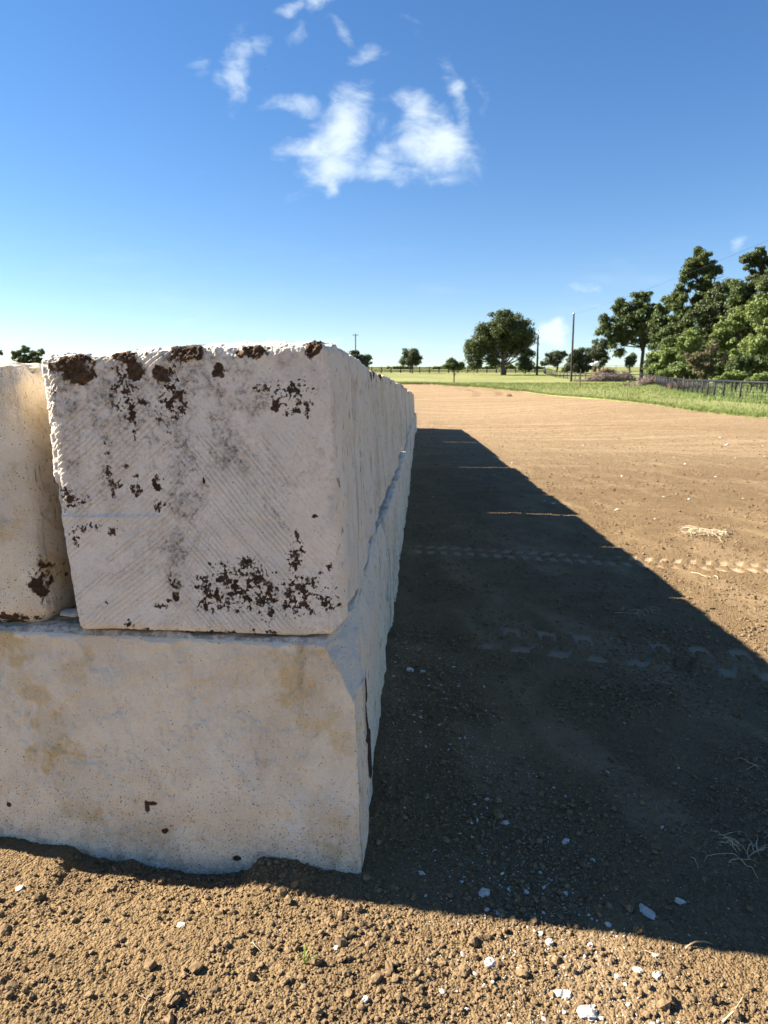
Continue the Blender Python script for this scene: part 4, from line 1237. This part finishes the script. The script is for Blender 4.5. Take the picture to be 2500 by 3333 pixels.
# ------------------------------------------------------------------ trees
def tree(name, label, cat, px, base_py, D, lobes, nleaf, ls, leafmat, trunk_r, trunk_top, group=None, seed=0, clump=.16, bark='bark', lean=(0, 0), ncl=None, multi=1, branches=9, z0=None, droop=0.0, shell=.55):
    """lobes: (px, py, rx_px, ry_px) ellipses of the crown at distance D; depth radius follows width"""
    g = np.random.default_rng(seed + 100)
    b = at(px, base_py, D)
    zb = float(lawn_z(np.array([b[0]]), np.array([D]))[0]) - .15 if z0 is None else z0
    base = np.array([b[0], D, zb])
    root = empty(name, base, label, cat, group)
    m_px = D / FPX
    # clumps
    cl = []
    areas = np.array([l[2] * l[3] for l in lobes], float)
    tot = int((ncl or 46) * 1.7)
    for l, ar in zip(lobes, areas):
        c = at(l[0], l[1], D); rx, rz = l[2] * m_px, l[3] * m_px; ry = min(rx, rz * 1.3) if len(l) < 5 else l[4]
        k = max(3, int(round(tot * ar / areas.sum())))
        d = g.normal(size=(k, 3)); d /= np.linalg.norm(d, axis=1)[:, None]
        rad = g.uniform(shell * .6, 1.0, k)[:, None]
        cr = clump * 2 * np.sqrt(areas.max()) * m_px * g.uniform(.42, 1.0, k)
        cc = c + d * rad * np.maximum(np.array([rx, ry, rz]) - cr[:, None] * .45, .05)
        for a_, r_ in zip(cc, cr): cl.append((a_, r_))
    vol = np.array([r ** 2 for _, r in cl]); vol /= vol.sum()
    cnt_ = np.maximum((vol * nleaf * 1.6).astype(int), 20)
    V, T = [], []
    allc = np.array([c for c, _ in cl]); cen = allc.mean(0)
    for (c, r), k in zip(cl, cnt_):
        d = g.normal(size=(k, 3)); d /= np.linalg.norm(d, axis=1)[:, None]
        q = pn(d[:, 0] * 2 + c[0], d[:, 1] * 2 + c[1], d[:, 2] * 2 + c[2])
        rr = r * (g.uniform(0.08, 1, k) ** .55) * (1 + .75 * q)
        sp = g.uniform(0, 1, k) < .24
        rr = np.where(sp, rr * g.uniform(1.1, 1.6, k), rr)
        p = c + d * rr[:, None] * np.array([1.08, 1.08, .82])
        p[:, 2] -= droop * np.maximum(0, rr - r * .5)
        # leaf frame: facing outwards and up with plenty of scatter
        nn = d + g.normal(size=(k, 3)) * .7 + np.array([0, 0, .35]); nn /= np.linalg.norm(nn, axis=1)[:, None]
        a_ = np.cross(nn, g.normal(size=(k, 3))); a_ /= np.linalg.norm(a_, axis=1)[:, None]
        b_ = np.cross(nn, a_)
        s = ls * .86 * g.uniform(.5, 1.3, k)[:, None]
        V.append(np.stack([p - a_ * s, p - b_ * s * .45 + nn * s * .15, p + a_ * s, p + b_ * s * .45 + nn * s * .15], 1).reshape(-1, 3))
        tn = np.clip(g.uniform(.0, .75, k) + g.uniform(0, .35), 0, 1)
        T.append(np.repeat(tn, 4))
    V = np.vstack(V); T = np.concatenate(T)
    V[:, 2] = np.maximum(V[:, 2], zb + .05)
    F = np.arange(len(V)).reshape(-1, 4)
    mesh_np('crown', V, F, M[leafmat], root, {'tint': T}, False, base)
    # trunk and limbs
    mb = MB()
    ztop = trunk_top if trunk_top > zb else zb + trunk_top
    for j in range(multi):
        bx = base + np.array([(j - (multi - 1) / 2) * trunk_r * 1.6, 0, -.3])
        top = np.array([base[0] + lean[0] + (j - (multi - 1) / 2) * trunk_r * 5, D + lean[1], ztop])
        t = np.linspace(0, 1, 9)[:, None]
        pts = bx * (1 - t) + top * t + np.column_stack([.25 * trunk_r * np.sin(t[:, 0] * 5 + seed), .25 * trunk_r * np.cos(t[:, 0] * 4), 0 * t[:, 0]])
        rr = trunk_r * (1 - .42 * t[:, 0]) * (1 + .5 * np.exp(-t[:, 0] * 9)) / (1 if multi == 1 else 1.3)
        mb.tube(pts, rr, 10)
        idx = g.choice(len(cl), min(branches, len(cl)), replace=False)
        for k in idx:
            tgt = cl[k][0]; st = pts[-1] if g.uniform() < .5 else pts[g.integers(5, 8)]
            L = np.linalg.norm(tgt - st)
            tt = np.linspace(0, 1, 8)[:, None]
            mid = (st + tgt) / 2 + np.array([0, 0, -.10 * L if tgt[2] > st[2] else .25 * L]) + g.normal(size=3) * .05 * L
            q = (1 - tt) ** 2 * st + 2 * tt * (1 - tt) * mid + tt ** 2 * tgt
            mb.tube(q, rr[-1] * (.62 * (1 - tt[:, 0]) ** .8 + .06), 6)
            for _ in range(2):
                e = q[5] + g.normal(size=3) * .16 * L
                mb.tube(np.array([q[4], (q[4] + e) / 2 + g.normal(size=3) * .02 * L, e]), [rr[-1] * .22, rr[-1] * .15, rr[-1] * .05], 5)
    mb.build('trunk', M[bark], root, base)
    return root


T = tree
T('oak_tree', 'broad round oak standing alone on the lawn with its crown hanging low', 'tree', 1637, 1222, 145,
  [(1565, 1108, 50, 40), (1585, 1138, 52, 34), (1700, 1100, 42, 56), (1660, 1050, 60, 40), (1590, 1088, 60, 48), (1640, 1075, 70, 60), (1625, 1060, 72, 55), (1575, 1115, 55, 55), (1560, 1150, 45, 30), (1675, 1075, 62, 62), (1690, 1130, 50, 50), (1640, 1120, 60, 40), (1525, 1140, 24, 30), (1715, 1165, 24, 34), (1532, 1170, 14, 22), (1600, 1165, 20, 14), (1612, 1180, 12, 14), (1655, 1015, 34, 20), (1722, 1195, 20, 20), (1700, 1185, 22, 22), (1540, 1190, 9, 18), (1560, 1175, 6, 20)],
  44000, .25, 'oak', .55, float(at(1640, 1168, 145)[2]), None, 1, .15, 'bark', ncl=190, branches=22, droop=.35, shell=.25)
T('live_oak', 'small round grey-green tree by the far board fence', 'tree', 1342, 1222, 160,
  [(1340, 1165, 44, 30), (1335, 1150, 30, 22), (1350, 1180, 40, 14), (1318, 1178, 24, 12)], 9000, .22, 'dusty', .22, float(at(1343, 1196, 160)[2]), 'small trees by the far fence', 2, .15, ncl=46, branches=9)
T('young_tree', 'smallest young tree with a short clear stem on the lawn', 'tree', 1478, 1244, 106,
  [(1475, 1188, 36, 18), (1470, 1178, 26, 15), (1496, 1192, 20, 12), (1450, 1190, 16, 10)], 6000, .16, 'grove', .12, float(at(1476, 1206, 106)[2]), None, 3, .16, ncl=34, branches=9)
T('live_oak', 'grey-green tree behind the stone row with a utility pole above it', 'tree', 1165, 1226, 160,
  [(1165, 1172, 46, 26), (1140, 1165, 30, 20), (1185, 1180, 26, 24), (1160, 1150, 22, 12), (1110, 1160, 20, 18)], 9000, .24, 'dusty', .25, 2.5, 'small trees by the far fence', 4, .15, ncl=46)
T('live_oak', 'leaning grey-green tree left of the nearer black pole, beyond the fence', 'tree', 1810, 1212, 175,
  [(1806, 1168, 36, 24), (1825, 1155, 26, 18), (1785, 1178, 22, 12), (1770, 1184, 16, 7)], 8000, .25, 'dusty', .28, float(at(1815, 1186, 175)[2]), 'small trees by the far fence', 5, .15, ncl=40, lean=(.4, 0))
T('cedar_tree', 'broad dark bushy tree right behind the nearer black pole', 'tree', 1882, 1222, 165,
  [(1885, 1175, 44, 36), (1868, 1160, 30, 30), (1905, 1165, 30, 30), (1850, 1190, 26, 22), (1893, 1140, 16, 18), (1905, 1195, 30, 20), (1872, 1200, 34, 14)], 15000, .25, 'dusty', .3, 2.5, None, 6, .14, 'bark_dark', ncl=70, shell=.2)
T('elm_tree', 'tall dark tree between the broad bushy tree and the wood', 'tree', 1950, 1205, 185,
  [(1945, 1130, 28, 34), (1955, 1160, 34, 30), (1930, 1150, 20, 30), (1965, 1120, 22, 22), (1950, 1185, 22, 14)], 9000, .28, 'dusty', .3, 4.0, None, 7, .15, 'bark_dark', ncl=50)
T('cedar_tree', 'small dark round tree seen under the limbs of the wood edge tree', 'tree', 2050, 1204, 185,
  [(2050, 1170, 24, 22), (2045, 1180, 26, 16), (2060, 1158, 16, 14)], 5000, .26, 'oak', .22, 2.0, None, 8, .18, 'bark_dark', ncl=26, shell=.2)
T('pecan_tree', 'tall open tree at the near left end of the wood with bare lower trunk', 'tree', 2088, 1236, 115,
  [(2015, 1010, 34, 42), (2090, 985, 40, 48), (2065, 1030, 66, 44), (2000, 1070, 52, 34), (1972, 1050, 26, 30), (2030, 1100, 46, 30), (2085, 1070, 50, 44), (1990, 1120, 22, 26), (2110, 1110, 30, 30), (2015, 1145, 16, 14), (2120, 1025, 34, 40), (1950, 1082, 16, 14)],
  24000, .24, 'grove', .34, float(at(2088, 1090, 115)[2]), None, 9, .13, 'bark_dark', ncl=120, branches=26, droop=.25, shell=.35)
T('pecan_tree', 'tallest open crown rising above the middle of the wood', 'tree', 2295, 1235, 92,
  [(2280, 850, 42, 34), (2275, 830, 22, 26), (2250, 885, 32, 30), (2310, 880, 42, 30), (2225, 905, 20, 20), (2335, 880, 18, 18), (2290, 925, 50, 34), (2300, 970, 60, 40), (2240, 860, 14, 14), (2268, 812, 12, 12)],
  17000, .20, 'grove', .30, float(at(2295, 940, 92)[2]), None, 10, .13, 'bark_dark', ncl=110, branches=30, droop=.2, shell=.4)
T('pecan_tree', 'open crown rising at the right edge above the wood', 'tree', 2480, 1235, 88,
  [(2450, 835, 36, 24), (2478, 825, 34, 22), (2425, 848, 16, 14), (2500, 850, 36, 24), (2465, 860, 26, 16), (2475, 900, 40, 34), (2530, 880, 50, 40), (2430, 870, 10, 8)],
  13000, .19, 'oak', .3, float(at(2480, 890, 88)[2]), None, 11, .13, 'bark_dark', ncl=90, branches=26, shell=.4)
WOOD = [
    (2165, 1236, 98, [(2160, 1000, 34, 36), (2150, 1060, 44, 60), (2170, 1120, 50, 60), (2140, 1180, 46, 40)], 14000, .22, 'grove', 'green tree filling in right behind the bare trunk at the wood edge'),
    (2225, 1238, 92, [(2215, 970, 46, 40), (2225, 1030, 60, 60), (2200, 1090, 60, 60), (2235, 1150, 60, 60)], 18000, .22, 'grove', 'dense tree left of the tallest crown, forming the wood edge'),
    (2300, 1240, 86, [(2290, 1020, 50, 50), (2300, 1080, 60, 60), (2290, 1150, 60, 50), (2340, 1150, 50, 50)], 16000, .20, 'oak', 'shadowy tree filling the middle of the wood under the tallest crown'),
    (2400, 1240, 98, [(2400, 1100, 80, 60), (2470, 1130, 80, 70), (2330, 1170, 60, 50), (2420, 1190, 80, 44), (2540, 1150, 80, 80), (2350, 1200, 80, 40), (2440, 1215, 90, 30)], 24000, .23, 'oak', 'deep shaded tree low behind the sunlit vines at the right'),
    (2350, 1240, 88, [(2345, 960, 44, 44), (2360, 1020, 70, 60), (2330, 1090, 60, 60), (2365, 930, 26, 24)], 18000, .21, 'oak', 'dark dense tree right of the tallest crown'),
    (2435, 1240, 82, [(2420, 940, 50, 40), (2440, 980, 70, 50), (2400, 1030, 60, 60), (2470, 1050, 60, 70)], 18000, .20, 'grove', 'olive tinged tree below the open crown at the right edge'),
    (2520, 1240, 78, [(2500, 920, 56, 46), (2540, 960, 80, 60), (2500, 1010, 60, 60), (2560, 1080, 80, 90)], 16000, .19, 'grove', 'tree reaching past the right edge of the photograph'),
]
for i, (px, py, D, lb, n, ls, mt, lab) in enumerate(WOOD):
    T('woodland_tree', lab, 'tree', px, py, D, lb, n, ls, mt, .25, 5.0, 'trees of the wood', 20 + i, .14, 'bark_dark', ncl=80, branches=8, shell=.3)
VINES = [
    (2390, 1240, 72, [(2385, 1060, 52, 40), (2350, 1085, 40, 34), (2415, 1030, 46, 34), (2370, 1120, 56, 40), (2330, 1110, 26, 26)], 16000, .15, 'vine', 'sunlit bright green vine-covered tree in front of the wood'),
    (2470, 1240, 68, [(2465, 1010, 46, 40), (2490, 1070, 50, 50), (2450, 1110, 50, 40), (2500, 1130, 46, 50), (2410, 1160, 50, 40)], 17000, .14, 'vine', 'bright green vine-covered tree at the right edge of the picture'),
    (2255, 1240, 80, [(2250, 1100, 44, 34), (2235, 1140, 44, 34), (2270, 1150, 40, 30)], 9000, .16, 'vine', 'mid green thicket left of the sunlit vines'),
    (2170, 1240, 84, [(2150, 1150, 40, 34), (2190, 1170, 44, 34), (2130, 1195, 34, 26), (2170, 1210, 50, 22)], 10000, .17, 'vine', 'leafy thicket at the foot of the bare trunk'),
    (2240, 1245, 70, [(2215, 1200, 42, 26), (2180, 1215, 40, 18), (2245, 1225, 40, 16)], 8000, .13, 'vine', 'low yellow-green shrubs behind the fence hump'),
    (2440, 1250, 62, [(2430, 1180, 44, 34), (2390, 1190, 30, 26), (2480, 1190, 44, 34), (2530, 1170, 50, 50)], 12000, .13, 'grove', 'dark olive thicket low at the right, behind the fence'),
    (2390, 1252, 58, [(2390, 1222, 46, 20), (2350, 1235, 34, 13), (2420, 1235, 34, 14)], 8000, .11, 'vine', 'pale green weeds heaped behind the fence under the thicket'),
    (2490, 1254, 56, [(2480, 1228, 40, 18), (2520, 1225, 40, 20), (2450, 1240, 26, 12)], 7000, .11, 'vine', 'pale green weeds behind the fence at the right edge'),
    (2285, 1245, 68, [(2270, 1175, 36, 30), (2295, 1200, 36, 36), (2250, 1165, 22, 18), (2310, 1150, 20, 30), (2325, 1125, 12, 22)], 9000, .13, 'deadleaf', 'brown dead brush draped over the foot of the wood'),
]
for i, (px, py, D, lb, n, ls, mt, lab) in enumerate(VINES):
    T('thicket', lab, 'shrub', px, py, D, lb, n, ls, mt, .09, 1.2, 'thickets in front of the wood', 40 + i, .15, 'bark_dark', ncl=56, branches=7, shell=.2, multi=2)
# crowns showing over the stone row at the left
T('thicket', 'dark leafy thicket behind the dead brush, closing the foot of the wood', 'shrub', 2330, 1240, 74, [(2340, 1170, 44, 36), (2380, 1185, 44, 36), (2310, 1200, 44, 30), (2350, 1215, 60, 24)], 10000, .14, 'grove', .09, 1.2, 'thickets in front of the wood', 58, .15, 'bark_dark', ncl=50, branches=6, shell=.2, multi=2)
T('live_oak', 'crown with two humps just showing above the left blocks', 'tree', 110, 1330, 62, [(75, 1140, 22, 16), (62, 1160, 30, 20), (125, 1150, 26, 14), (100, 1175, 60, 26)], 9000, .085, 'grove', .2, 2.5, 'far trees over the left blocks', 60, .11, ncl=60)
T('live_oak', 'tree whose crown barely shows at the left picture edge over the block', 'tree', -30, 1330, 62, [(-20, 1152, 26, 18), (-45, 1165, 40, 26)], 5000, .085, 'grove', .2, 2.5, 'far trees over the left blocks', 61, .13, ncl=30)
T('cedar_tree', 'thin pointed conifer on the skyline seen under the big oak', 'tree', 1563, 1198, 210, [(1563, 1178, 6, 18), (1563, 1192, 12, 8), (1552, 1193, 8, 6)], 2000, .2, 'grove', .15, 1.5, None, 62, .2, 'bark_dark', ncl=14, shell=.1)
for i, (a, b, rx, ry, lab) in enumerate([(1650, 1192, 30, 9, 'low green bush on the skyline behind the oak trunk'), (1700, 1190, 26, 12, 'low green bush on the skyline right of the oak trunk'), (1585, 1197, 30, 7, 'low hedge on the skyline left of the oak trunk'), (1300, 1196, 50, 6, 'long low bush on the skyline beyond the board fence'), (1745, 1196, 26, 7, 'low bush on the skyline behind the farther black pole'), (1430, 1197, 40, 5, 'small bush on the skyline between the two small trees')]):
    T('bush', lab, 'bush', a, 1204, 205, [(a, b, rx, ry), (a + rx * .6, b + 2, rx * .5, ry * .8)], 2500, .22, 'vine', .06, .5, 'bushes on the skyline', 70 + i, .18, ncl=16, branches=3, shell=.1)

# ------------------------------------------------------------------ fences
def path_points(pts, step):
    pts = np.array(pts, float); d = np.concatenate([[0], np.cumsum(np.linalg.norm(np.diff(pts, axis=0), axis=1))])
    s = np.arange(0, d[-1] + 1e-6, step)
    return np.column_stack([np.interp(s, d, pts[:, 0]), np.interp(s, d, pts[:, 1])])


FP = [(40, 34.5), (30, 38.0), (24.6, 40.8), (22.4, 42.4), (21.75, 44.2), (21.9, 47), (22.9, 51), (24, 55), (25.3, 60), (26.2, 63.5), (26.6, 66.4), (28.4, 73), (30.4, 80), (32.6, 88), (34.9, 96), (35.9, 100), (35.3, 103.5), (34.6, 108), (31.6, 115), (31.2, 130), (33.6, 150), (36.2, 164)]


def pipe_fence():
    post = path_points(FP, 2.35)
    b = np.array([22.4, 42.4, 0]); b[2] = tz(b[0], b[1])
    root = empty('mesh_fence', b, 'black pipe and wire mesh fence curving along the lawn before the wood', 'fence')
    fine = path_points(FP, .6)
    zt = lambda q: tz(q[:, 0], q[:, 1]) + 1.27
    def rail(name, dz, r, mat='iron'):
        mb = MB(); z = zt(fine) + dz
        mb.tube(np.column_stack([fine, z]), r, 7); mb.build(name, M[mat], root)
    rail('top_rail', 0, .068)
    mb = MB()
    for dz in (-.2, -.4, -.6, -.8, -1.0, -1.18): mb.tube(np.column_stack([fine, zt(fine) + dz]), .011, 4)
    wires = path_points(FP[:16], .28)
    zz = zt(wires)
    for (x, y), z in zip(wires, zz):
        if y < 100: mb.tube(np.array([(x, y, z - 1.22), (x, y, z - .03)]), .009, 4)
    mb.build('wire_mesh', M['iron'], root)
    for (x, y) in post:
        z = tz(x, y) + 1.27
        mb = MB(); mb.tube(np.array([(x, y, z - 1.75), (x, y, z - .6), (x, y, z + .0)]), .062, 8); mb.build('post', M['iron'], root)


pipe_fence()


def board_fence():
    xs = np.arange(-16, 38.5, 2.2)
    y = 166.0
    root = empty('board_fence', (0, y, tz(0, y)), 'black four board fence running across the far side of the lawn', 'fence')
    for x in xs:
        z = lawn_z(x, y); mb = MB(); mb.box((x, y, z + .66), (.11, .08, .76)); mb.build('post', M['blackrail'], root, smooth=False)
    for dz in (.28, .60, .92, 1.24):
        mb = MB()
        for a, b in zip(xs[:-1], xs[1:]):
            za, zb = lawn_z(a, y) + dz, lawn_z(b, y) + dz
            mb.box(((a + b) / 2, y - .085, (za + zb) / 2), ((b - a) / 2 - .004, .02, .095))
        mb.build('rail', M['blackrail'], root, smooth=False)


board_fence()


def pasture_fence():
    p = path_points([(45, 178), (64, 178)], 3.0)
    root = empty('pasture_fence', (52, 178, tz(52, 178)), 'thin pale pipe fence across the green pasture behind the brush heaps', 'fence')
    for (x, y) in p:
        z = lawn_z(x, y); mb = MB(); mb.box((x, y, z + .75), (.06, .06, .85)); mb.build('post', M['pipe_pale'], root, smooth=False)
    for dz in (.4, .75, 1.1, 1.5):
        mb = MB(); mb.tube(np.column_stack([p, lawn_z(p[:, 0], p[:, 1]) + dz]), .035, 6); mb.build('rail', M['pipe_pale'], root)


pasture_fence()

# ------------------------------------------------------------------ poles, cable, stake
def pole(name, px, base_py, top_py, D, r0, r1, mat, label, cap=True, arm=False, x=None):
    t = at(px, top_py, D) if x is None else np.array([x, D, top_py])
    X = t[0]; zb = float(lawn_z(np.array([X]), np.array([D]))[0])
    root = empty(name, (X, D, zb), label, 'pole')
    mb = MB(); zs = np.linspace(zb - .4, t[2], 12)
    mb.tube(np.column_stack([np.full(12, X), np.full(12, D), zs]), np.linspace(r0, r1, 12), 12); mb.build('shaft', M[mat], root)
    if cap:
        mb = MB(); mb.tube(np.array([(X, D, t[2] + .004), (X, D, t[2] + .10), (X, D, t[2] + .22)]), [r1 * 1.2, r1 * 1.2, r1 * .5], 10); mb.build('cap', M['metal'], root)
    if arm:
        mb = MB(); mb.box((X, D, t[2] - .35), (.75, .06, .07)); mb.build('crossarm', M[mat], root, smooth=False)
        for s in (-.6, 0, .6):
            mb = MB(); mb.tube(np.array([(X + s, D, t[2] - .278), (X + s, D, t[2] - .06)]), [.05, .04], 8); mb.build('insulator', M['metal'], root)
    return t


tA = pole('utility_pole', 1868, 1250, 1022, 110, .17, .12, 'pole', 'taller black wooden pole with a bright metal cap beside the mesh fence')
pole('utility_pole', 1752, 1226, 1090, 145, .24, .13, 'pole', 'shorter dark wooden pole right of the big oak', cap=False)
pole('utility_pole', 1157, 1226, 1086, 190, .20, .15, 'pole_grey', 'thin grey utility pole with a crossarm above the tree behind the stone row', cap=False, arm=True)
pole('utility_pole', 0, 0, 12.9, 36, .16, .12, 'pole', 'black wooden pole outside the photo that carries the near end of the cable', x=27.5)
mb = MB()
t = np.linspace(0, 1, 30)
pA = np.array([tA[0], tA[1] - .13, tA[2] - .08]); pB = np.array([27.5, 36.14, 12.75])
pts = pA[None] * (1 - t[:, None]) + pB[None] * t[:, None]; pts[:, 2] -= .5 * 4 * t * (1 - t)
mb.tube(pts, .009, 5)
o = mb.build('overhead_cable', M['wire'], loc=pA)
tag(o, 'thin overhead cable running from the taller black pole across the sky', 'cable')
# survey stake
b = at(1888, 1268, 80); zb = float(lawn_z(np.array([b[0]]), np.array([80.]))[0])
mb = MB(); mb.box((b[0], 80, zb + .95), (.045, .03, 1.0)); mb.box((b[0] + .01, 80.0, zb + 1.97), (.03, .02, .022)); o = mb.build('wooden_stake', M['rust'], smooth=False, loc=(b[0], 80, zb))
tag(o, 'thin reddish brown wooden stake on the lawn right of the taller black pole', 'stake')

# brush heaps
def brush(px, py, D, w_, h_, n, mat, label, seed):
    g = np.random.default_rng(seed)
    b = at(px, py, D); X = b[0]; zb = float(lawn_z(np.array([X]), np.array([float(D)]))[0])
    mb = MB()
    for k in range(n):
        u = g.normal(0, .34) ; hh = h_ * max(.1, 1 - (u * 1.6) ** 2) * g.uniform(0, 1)
        c = np.array([X + u * w_, D + g.normal(0, .25) * w_ * .4, zb + hh])
        d = g.normal(size=3) * np.array([1, .7, .45]); d /= np.linalg.norm(d); L = g.uniform(.3, 1.1)
        q = np.array([c - d * L, c + g.normal(size=3) * .1, c + d * L]); q[:, 2] = np.maximum(q[:, 2], zb)
        mb.tube(q, g.uniform(.015, .05), 4)
    o = mb.build('brush_pile', M[mat], loc=(X, D, zb))
    tag(o, label, 'brush pile', 'brush piles behind the mesh fence')


brush(1975, 1232, 125, 3.2, 1.5, 900, 'brush', 'rounded dark red-brown brush pile left of the bare trunk', 1)
brush(2040, 1232, 122, 1.6, 1.0, 260, 'brush', 'small brown brush pile between the rounded pile and the bare trunk', 2)
brush(1990, 1245, 112, 6.5, .9, 1300, 'brush_pale', 'long low heap of pale grey branches seen through the fence', 3)
brush(2150, 1245, 84, 4.5, .9, 700, 'brush_pale', 'heap of pale branches through the fence under the leafy thicket', 4)
brush(2240, 1255, 68, 3.0, .5, 300, 'brush', 'low dark brush pile through the fence under the dead brush', 5)

# pale heap and red marker beyond the pasture
b = at(1936, 1186, 176); zb = float(lawn_z(np.array([b[0]]), np.array([176.]))[0])
V0, F0 = ico(3)
V = V0 * np.array([1.0, .7, .62]); V[:, 2] += .35 * sst(.0, .9, V0[:, 0]) * (V0[:, 2] > 0); V *= (1 + .18 * pn(V0[:, 0] * 2, V0[:, 1] * 2, V0[:, 2] * 2))[:, None]
V += np.array([b[0], 176, b[2]])
mbs = MB(); mbs.tube(np.array([(b[0], 176, zb), (b[0], 176, b[2] - .1)]), .5, 10)
root = empty('covered_heap', (b[0], 176, zb), 'small white covered heap beside the broad bushy tree beyond the fence', 'heap')
mesh_np('sheet', V, F0, M['white'], root, None, True, (b[0], 176, zb)); mbs.build('base', M['brush'], root)

# ------------------------------------------------------------------ grass blades and weeds
def edge_band(n):
    x = RNG.uniform(-6, 24, n); e = lawn_edge(x); y = e + RNG.exponential(2.2, n) - .55
    return x, y


x, y = edge_band(30000)
x2 = RNG.uniform(4, 40, 42000); y2 = RNG.uniform(30, 100, 42000); k = (y2 > lawn_edge(x2)) & (x2 < y2 * .6); x2, y2 = x2[k], y2[k]
x, y = np.concatenate([x, x2]), np.concatenate([y, y2])
blades('grass_blades', x, y, RNG.uniform(.05, .14, len(x)) * (1 + y / 120), .022 * (1 + y / 60), M['blade'], 'short green mown grass standing over the lawn', 'grass')
q = path_points(FP[:17], .02); n = 26000
i = RNG.integers(0, len(q), n); off = RNG.normal(0, .55, (n, 2)); x, y = q[i, 0] + off[:, 0] - .15, q[i, 1] + off[:, 1]
dn = fbm(x * .25, y * .25, 3, 3) > -.15
x, y = x[dn], y[dn]
blades('fence_weeds', x, y, RNG.uniform(.10, .38, len(x)), .03, M['weed'], 'uncut taller green grass along the foot of the mesh fence', 'grass', .5)
x = RNG.uniform(24, 46, 30000); y = RNG.uniform(44, 82, 30000)
fx = np.interp(y, [40, 47, 60, 66, 80, 96], [22.5, 22, 25.5, 26.8, 30.6, 35])
k = x > fx + .8; x, y = x[k], y[k]
blades('pasture_weeds', x, y, RNG.uniform(.15, .5, len(x)), .05, M['weed'], 'rough pale green weeds between the mesh fence and the wood', 'weeds', .5)

# ------------------------------------------------------------------ birds
for i, (px, py, lab) in enumerate([(780, 146, 'tiny dark bird in front of the upper left wispy cloud'), (770, 228, 'tiny dark bird in the middle of the upper left wispy cloud'), (862, 226, 'tiny dark bird right of the upper left wispy cloud'),
                                   (766, 293, 'tiny dark bird at the left of the lowest pair below the wisp'), (795, 301, 'tiny dark bird at the right of the lowest pair below the wisp'), (576, 243, 'lone tiny dark bird leftmost in the sky')]):
    r = ray(px, py); c = r * 150 + np.array([0, 0, EYE])
    rs_ = random.Random(i); a = rs_.uniform(0, 3.14); ax_ = np.array([math.cos(a), math.sin(a), 0]); bx = np.array([-math.sin(a), math.cos(a), 0])
    mb = MB(); t = np.linspace(-1, 1, 7)
    mb.tube(c + t[:, None] * ax_ * .10, .028 * np.sqrt(np.clip(1.05 - t ** 2, 0, 1)), 7)
    for s in (-1, 1):
        w0 = c + ax_ * .05; w1 = c - ax_ * .04; tip = c + bx * s * .20 + np.array([0, 0, .05]) - ax_ * .06; md = c + bx * s * .11 + np.array([0, 0, .05]) + ax_ * .04
        mb.add(np.array([w0, md, tip, w1, w0 - [0, 0, .006], md - [0, 0, .006], tip - [0, 0, .004], w1 - [0, 0, .006]]), [[0, 1, 2, 3], [7, 6, 5, 4], [0, 4, 5, 1], [1, 5, 6, 2], [2, 6, 7, 3], [3, 7, 4, 0]])
    o = mb.build('bird', M['bird'], loc=c)
    tag(o, lab, 'bird', 'birds high in the sky')
